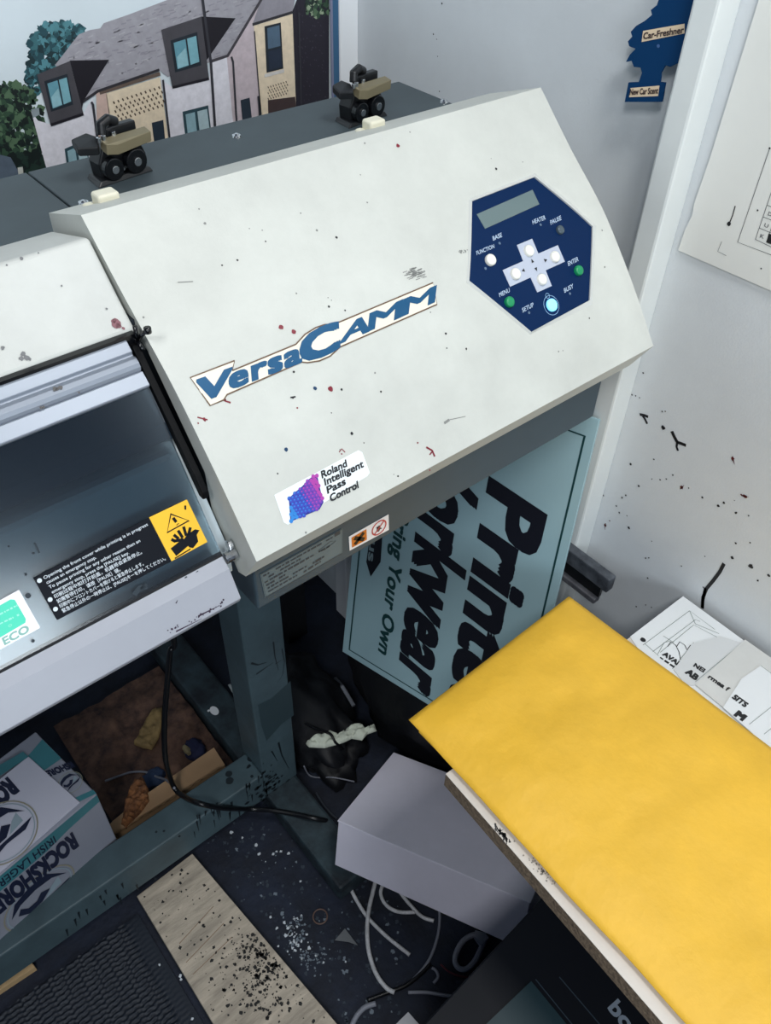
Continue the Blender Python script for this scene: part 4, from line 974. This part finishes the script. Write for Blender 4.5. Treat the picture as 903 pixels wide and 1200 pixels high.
def crumple(nm, label, cat, pxs, h, m, fr=40, sub=.006, z=None, seed=0, hi=.5):
    P = [hit(*p) for p in pxs]; z0 = (sorted(p.z for p in P)[int(len(P)*hi)] if z is None else z)+.001
    ab = [on(2, z0, *p) for p in pxs]; v, f = tri_fill([(p.x, p.y) for p in ab], sub); n = len(v)
    edge = {}
    for t in f:
        for k in range(3): e = (t[k], t[(k+1) % 3]); edge[e] = 1
    rim = {i for e in edge if (e[1], e[0]) not in edge for i in e}
    top = [Vector((p.x, p.y, z0+(.0015 if i in rim else h*(.35+.65*abs(noise.fractal(Vector((p.x*fr, p.y*fr, seed)), 1, 2, 4)))))) for i, p in enumerate(v)]
    b = MB(); b.add(top+[Vector((p.x, p.y, z0)) for p in v], [list(t) for t in f]+[[n+t[2], n+t[1], n+t[0]] for t in f]+[[e[1], e[0], n+e[0], n+e[1]] for e in edge if (e[1], e[0]) not in edge])
    o = b.build(nm, m, None, smooth=True); return setp(o, label, cat)
crumple('foam_scrap', 'torn yellow-brown foam scrap on the rust-brown rag', 'scrap', [(157,873),(163,860),(170,845),(178,832),(190,829),(191,846),(186,866),(178,879),(168,877)], .016, mat('old_foam', (168, 140, 90), .8, var=.3, vscale=40, bump=.6, bscale=60))
def lump(nm, label, cat, px, r, m, seed, amp=.35):
    p = hit(*px); b = MB(); b.blob((p.x, p.y, p.z+r[2]*.55), r, sub=3, amp=amp, fr=3, seed=seed, flat=p.z+.0005); o = b.build(nm, m, None, smooth=True); return setp(o, label, cat)
crumple('orange_fluff', 'tuft of orange-brown fluff beside the drinks carton', 'fluff', [(142,968),(146,945),(152,925),(158,915),(168,912),(174,925),(176,940),(168,952),(158,962),(148,972)], .022, mat('orange_fluff', (146, 96, 56), .9, c2=(84, 54, 38), vscale=50, bump=.8, bscale=160), fr=70, sub=.005, seed=4)
lump('blue_rag', 'small crumpled blue rag next to the orange fluff', 'rag', (180, 915), (.024, .020, .012), mat('blue_cloth', (50, 68, 100), .85, bump=.5, bscale=90), 22)
lump('blue_rag', 'small dark blue rag at the end of the cardboard strip', 'rag', (228, 880), (.020, .024, .014), mat('navy_cloth', (34, 40, 74), .85, bump=.5, bscale=90), 23)
lump('foam_crumb', 'crumb of pale foam beside the dark blue rag', 'scrap', (219, 880), (.006, .013, .006), mat('pale_foam', (150, 138, 104), .8, bump=.5, bscale=90), 24)
# white tissue: several creased lobes in one piece
crumple('crumpled_tissue', 'crumpled white tissue on the dark clutter right of the stand leg', 'tissue', [(358,872),(366,866),(378,862),(386,856),(396,861),(404,857),(412,850),(424,849),(428,854),(439,850),(441,857),(430,861),(424,868),(412,866),(404,870),(395,873),(380,877),(362,876)], .022, mat('tissue_white', (220, 228, 212), .8, bump=.4, bscale=80), fr=42, sub=.006, seed=2, hi=.85)
b = MB(); b.tube([hit(393,797,.005), hit(400,808,.006), hit(406,818,.006), hit(413,829,.005)], .0042, n=8); m = b.build('paper_stick', mat('stick_grey', (122, 126, 134), .7), None); setp(m, 'thin pale stick lying on the black sack', 'stick')
scrap('paper_scrap', 'scrap of grey paper on the floor left of the white cables', 'scrap', [(392,1102),(404,1088),(419,1108),(408,1104)], .001, mat('scrap_grey', (104, 108, 112), .7))
scrap('paper_scrap', 'scrap of white paper at the bottom edge between the cables', 'scrap', [(462,1202),(478,1186),(492,1202),(480,1216)], .0015, mat('scrap_white', (206, 208, 214), .6))

scrap('plastic_scrap', 'sliver of pale plastic on the stand foot behind the leg', 'scrap', [(267,803),(270,802),(277,814),(274,815)], .002, mat('scrap_pale', (150, 158, 160), .6))
p = on(2, -ZF+.003, 375, 1074); b = MB(); b.tube([p+Vector((math.cos(a*.3142)*.0125, math.sin(a*.3142)*.0125, 0)) for a in range(20)], .0013, n=8, closed=True); m = b.build('rubber_ring', mat('brown_ring', (104, 82, 74), .5), None, smooth=True); setp(m, 'small brown ring on the dirty floor beside the lilac-grey box', 'ring')

# white paint and dust on the floor
b = MB()
for u, v, r in [(271,976,2.6),(284,982,1.6),(300,990,2.4),(303.5,1001,2.6),(320,1001,1.8),(324,998,1.6),(329,998,1.8),(338,1000,2.2),(311,1010,.8),(375,1005,1),(317,1075,1.6),(333,1081,2),(348,1076,1.2),(326,1109,1.4),(337,1115,1.2),(345,1104,2.4),(362,1111,2.2),(370,1120,1.6),(379,1128,1.4),(405,1127,1.2),(352,1033,1.6),(188,1133,1.6),(212,1146,2),(213,1150,1.4),(226,1196,1.6)]:
    dot(b, FL, (u, v), r*.0013, .0098 if v > 1120 and u < 230 else .0006, 0, jit=.4)
for k in range(70): dot(b, FL, (random.gauss(347, 7), random.gauss(1095, 11)), random.uniform(.0006, .003), .0006, 0 if k % 2 else 1, jit=.5)
for k in range(60): dot(b, FL, (random.gauss(366, 10), random.gauss(1120, 7)), random.uniform(.0005, .002), .0006, 1, jit=.5)
for k in range(420):
    u, v = random.uniform(235, 470), random.uniform(960, 1200)
    if u < 235+(v-1000)*.85: continue
    dot(b, FL, (u, v), random.uniform(.0006, .0035), .0005, random.choice([1, 2, 2, 2]), jit=.6)
b.build('paint_flecks', [mat('fleck_white', (196, 204, 212), .6), mat('fleck_grey', (112, 124, 136), .7), mat('fleck_dim', (52, 62, 74), .8)], floor, recalc=False)

# ---- cables
def smooth(pts, k=6):
    P = [Vector(p) for p in pts]; r = []
    for i in range(len(P)-1):
        a, b_, c, d = P[max(i-1, 0)], P[i], P[i+1], P[min(i+2, len(P)-1)]
        for j in range(k):
            t = j/k; r.append(.5*(2*b_+(c-a)*t+(2*a-5*b_+4*c-d)*t*t+(3*b_-a-3*c+d)*t**3))
    return r+[P[-1]]
def cable(nm, label, cat, pts, r, m):
    b = MB(); b.tube(smooth(pts), r, n=8); return setp(b.build(nm, m, None, smooth=True), label, cat)
M_cb = mat('black_cable', (14, 16, 20), .3)
M_cw = mat('white_cable', (222, 224, 228), .5, var=.2, vscale=90); M_cg = mat('grey_cable', (132, 136, 148), .5)
top_ = [on(1, .43, 200, 730), on(1, .43, 199, 765), on(1, .43, 195, 810), on(1, .42, 192.5, 850), on(1, .41, 194, 890)]
cable('power_cable', 'black power cable hanging from the printer and crossing the stand crossbeam', 'cable', [Vector((top_[0].x, .43, -.075))]+top_+[on(2, -.944, 203, 921), on(2, -.944, 216, 934), on(1, .329, 235, 942), on(1, .328, 262, 947), on(2, -1.0245, 290, 948), on(2, -1.0245, 318, 949.5), on(2, -1.024, 345, 954), on(2, -1.02, 368, 959), on(2, -1.04, 388, 963)], .0048, M_cb)
cable('thin_lead', 'thin grey lead curving over the rags behind the crossbeam', 'lead', [hit(122,917,.004), hit(138,911,.004), hit(155,906,.004), hit(170,906,.004), hit(184,911,.004), hit(196,916,.004), hit(203,922,.004)], .0022, M_cg)
cable('black_lead', 'thin black lead across the crumpled white tissue', 'lead', [hit(357,848,.004), hit(372,855,.005), hit(385,861,.006), hit(396,870,.006), hit(402,876,.005)], .0028, M_cb)
cable('grey_lead', 'thin grey lead curling on the clutter behind the lilac-grey box', 'lead', [hit(357,897,.003), hit(362,909,.003), hit(372,912,.003), hit(390,911,.003), hit(415,916,.003)], .0016, M_cg)
cable('dark_lead', 'dark lead running down to the corner of the lilac-grey box', 'lead', [hit(370,930,.003), hit(378,943,.003), hit(388,955,.003), hit(394,960,.004)], .0022, mat('dark_lead', (60, 66, 76), .4))
fz = lambda u, v, z=.004: on(2, -ZF+z, u, v)
WC = 'white cables under the lilac box'
for nm, lab, P_, r, m in [('white_cable', 'white cable crossing another one, from the left corner of the lilac-grey box', [(398,1005),(404,1021),(413,1046),(427,1070),(440,1085),(456,1100),(480,1119)], .0034, M_cw),
                          ('white_cable', 'white cable looping down past the first crossing to the dark cables', [(442,1022),(438,1040),(432,1066),(430,1090),(432,1115),(440,1140),(452,1157),(462,1163)], .0038, M_cw),
                          ('white_cable', 'white cable making a small loop under the lilac-grey box', [(452,1030),(446,1044),(449,1056),(458,1065),(470,1069),(486,1069)], .0034, M_cw),
                          ('white_cable', 'white cable bent sharply beside the small loop', [(462,1035),(472,1050),(482,1062),(494,1074),(508,1079)], .0034, M_cw),
                          ('grey_cable', 'grey cable running straight down from below the lilac-grey box', [(514,1060),(515,1076),(513,1095),(507,1115),(498,1132),(482,1150)], .0026, M_cg),
                          ('grey_cable', 'grey cable with a small hook end in the dark cables', [(506,1134),(511,1138),(513,1145),(508,1152)], .0026, M_cg),
                          ('grey_cable', 'grey cable lying almost level near the bottom of the photo', [(478,1163),(500,1163),(518,1166),(536,1169)], .0030, M_cg),
                          ('grey_cable', 'grey cable curving out of the bottom of the photo', [(411,1204),(418,1190),(428,1180),(440,1176)], .0044, M_cg),
                          ('black_lead', 'black lead tangled at the bottom between the grey cables', [(430,1172),(452,1164),(475,1155),(492,1142),(504,1130)], .0036, M_cb),
                          ('dark_red_lead', 'dark red lead under the white strap loop', [(516,1130),(528,1140),(545,1145),(562,1142)], .0018, mat('dark_red_lead', (88, 30, 42), .4))]:
    zz = .0045+.004*len(bpy.data.objects) % .004
    cable(nm, lab, 'cable', [fz(u, v, .0045+(.004 if 'looping' in lab else 0)) for u, v in P_], r, m)
b = MB(); b.tube(smooth([fz(*p, .007) for p in [(566,1098),(556,1095),(543,1102),(535,1115),(533,1127),(538,1135),(547,1135),(556,1126),(563,1112),(568,1101)]]), .0046, n=8); b.slab([fz(*p, .004) for p in [(556,1092),(568,1095),(572,1101),(562,1110),(555,1100)]], (0, 0, .008))
m = b.build('strap_loop', mat('strap_grey', (158, 162, 174), .5), None, smooth=False); setp(m, 'pale grey strap loop with a buckle beside the black carton', 'strap')

# ------------------------------------------------------------------ light and camera
def area(nm, loc, rot, sx, sy, pw, col):
    l = bpy.data.lights.new(nm, 'AREA'); l.shape = 'RECTANGLE'; l.size = sx; l.size_y = sy; l.energy = pw; l.color = col
    o = bpy.data.objects.new(nm, l); COL.objects.link(o); o.location = Vector(loc)+Vector((0, 0, ZF)); o.rotation_euler = rot; return o
area('ceiling_lamp', (.24, -.42, 1.22), (0, 0, 0), .30, .22, 10.0, (1.0, .995, .97))
area('ceiling_lamp', (-.85, -.80, 1.26), (math.radians(16), math.radians(-26), 0), .40, .30, 13, (.98, .99, 1.0))
area('daylight_window', (-.82, -2.1, .52), (math.radians(90), 0, 0), 1.9, .8, 28, (.86, .94, 1.0))
wd = bpy.data.worlds.new('World'); SC.world = wd; wd.use_nodes = True
bg = wd.node_tree.nodes['Background']; bg.inputs['Color'].default_value = (.35, .56, 1.0, 1); bg.inputs['Strength'].default_value = .07
cam = bpy.data.cameras.new('camera'); co = bpy.data.objects.new('camera', cam); COL.objects.link(co)
cam.sensor_fit = 'VERTICAL'; cam.sensor_height = 36; cam.sensor_width = 27.09; cam.lens = F_PX/1200*36; cam.clip_start = .01
M = Matrix((( RX.x, -RD.x, -RF.x), (RX.y, -RD.y, -RF.y), (RX.z, -RD.z, -RF.z))).to_4x4(); M.translation = CAM+Vector((0, 0, ZF))
co.matrix_world = M; SC.camera = co
for o in bpy.data.objects:
    if o.name.split('.')[0] in ('ink_spots', 'ink_smears', 'paint_drips', 'paint_specks', 'paint_flecks', 'ink_splatter', 'ink_smudge'): o['kind'] = 'stuff'
vs_ = SC.view_settings; vs_.view_transform = 'Standard'; vs_.look = 'None'; vs_.gamma = 1; vs_.exposure = 0; vs_.use_curve_mapping = False
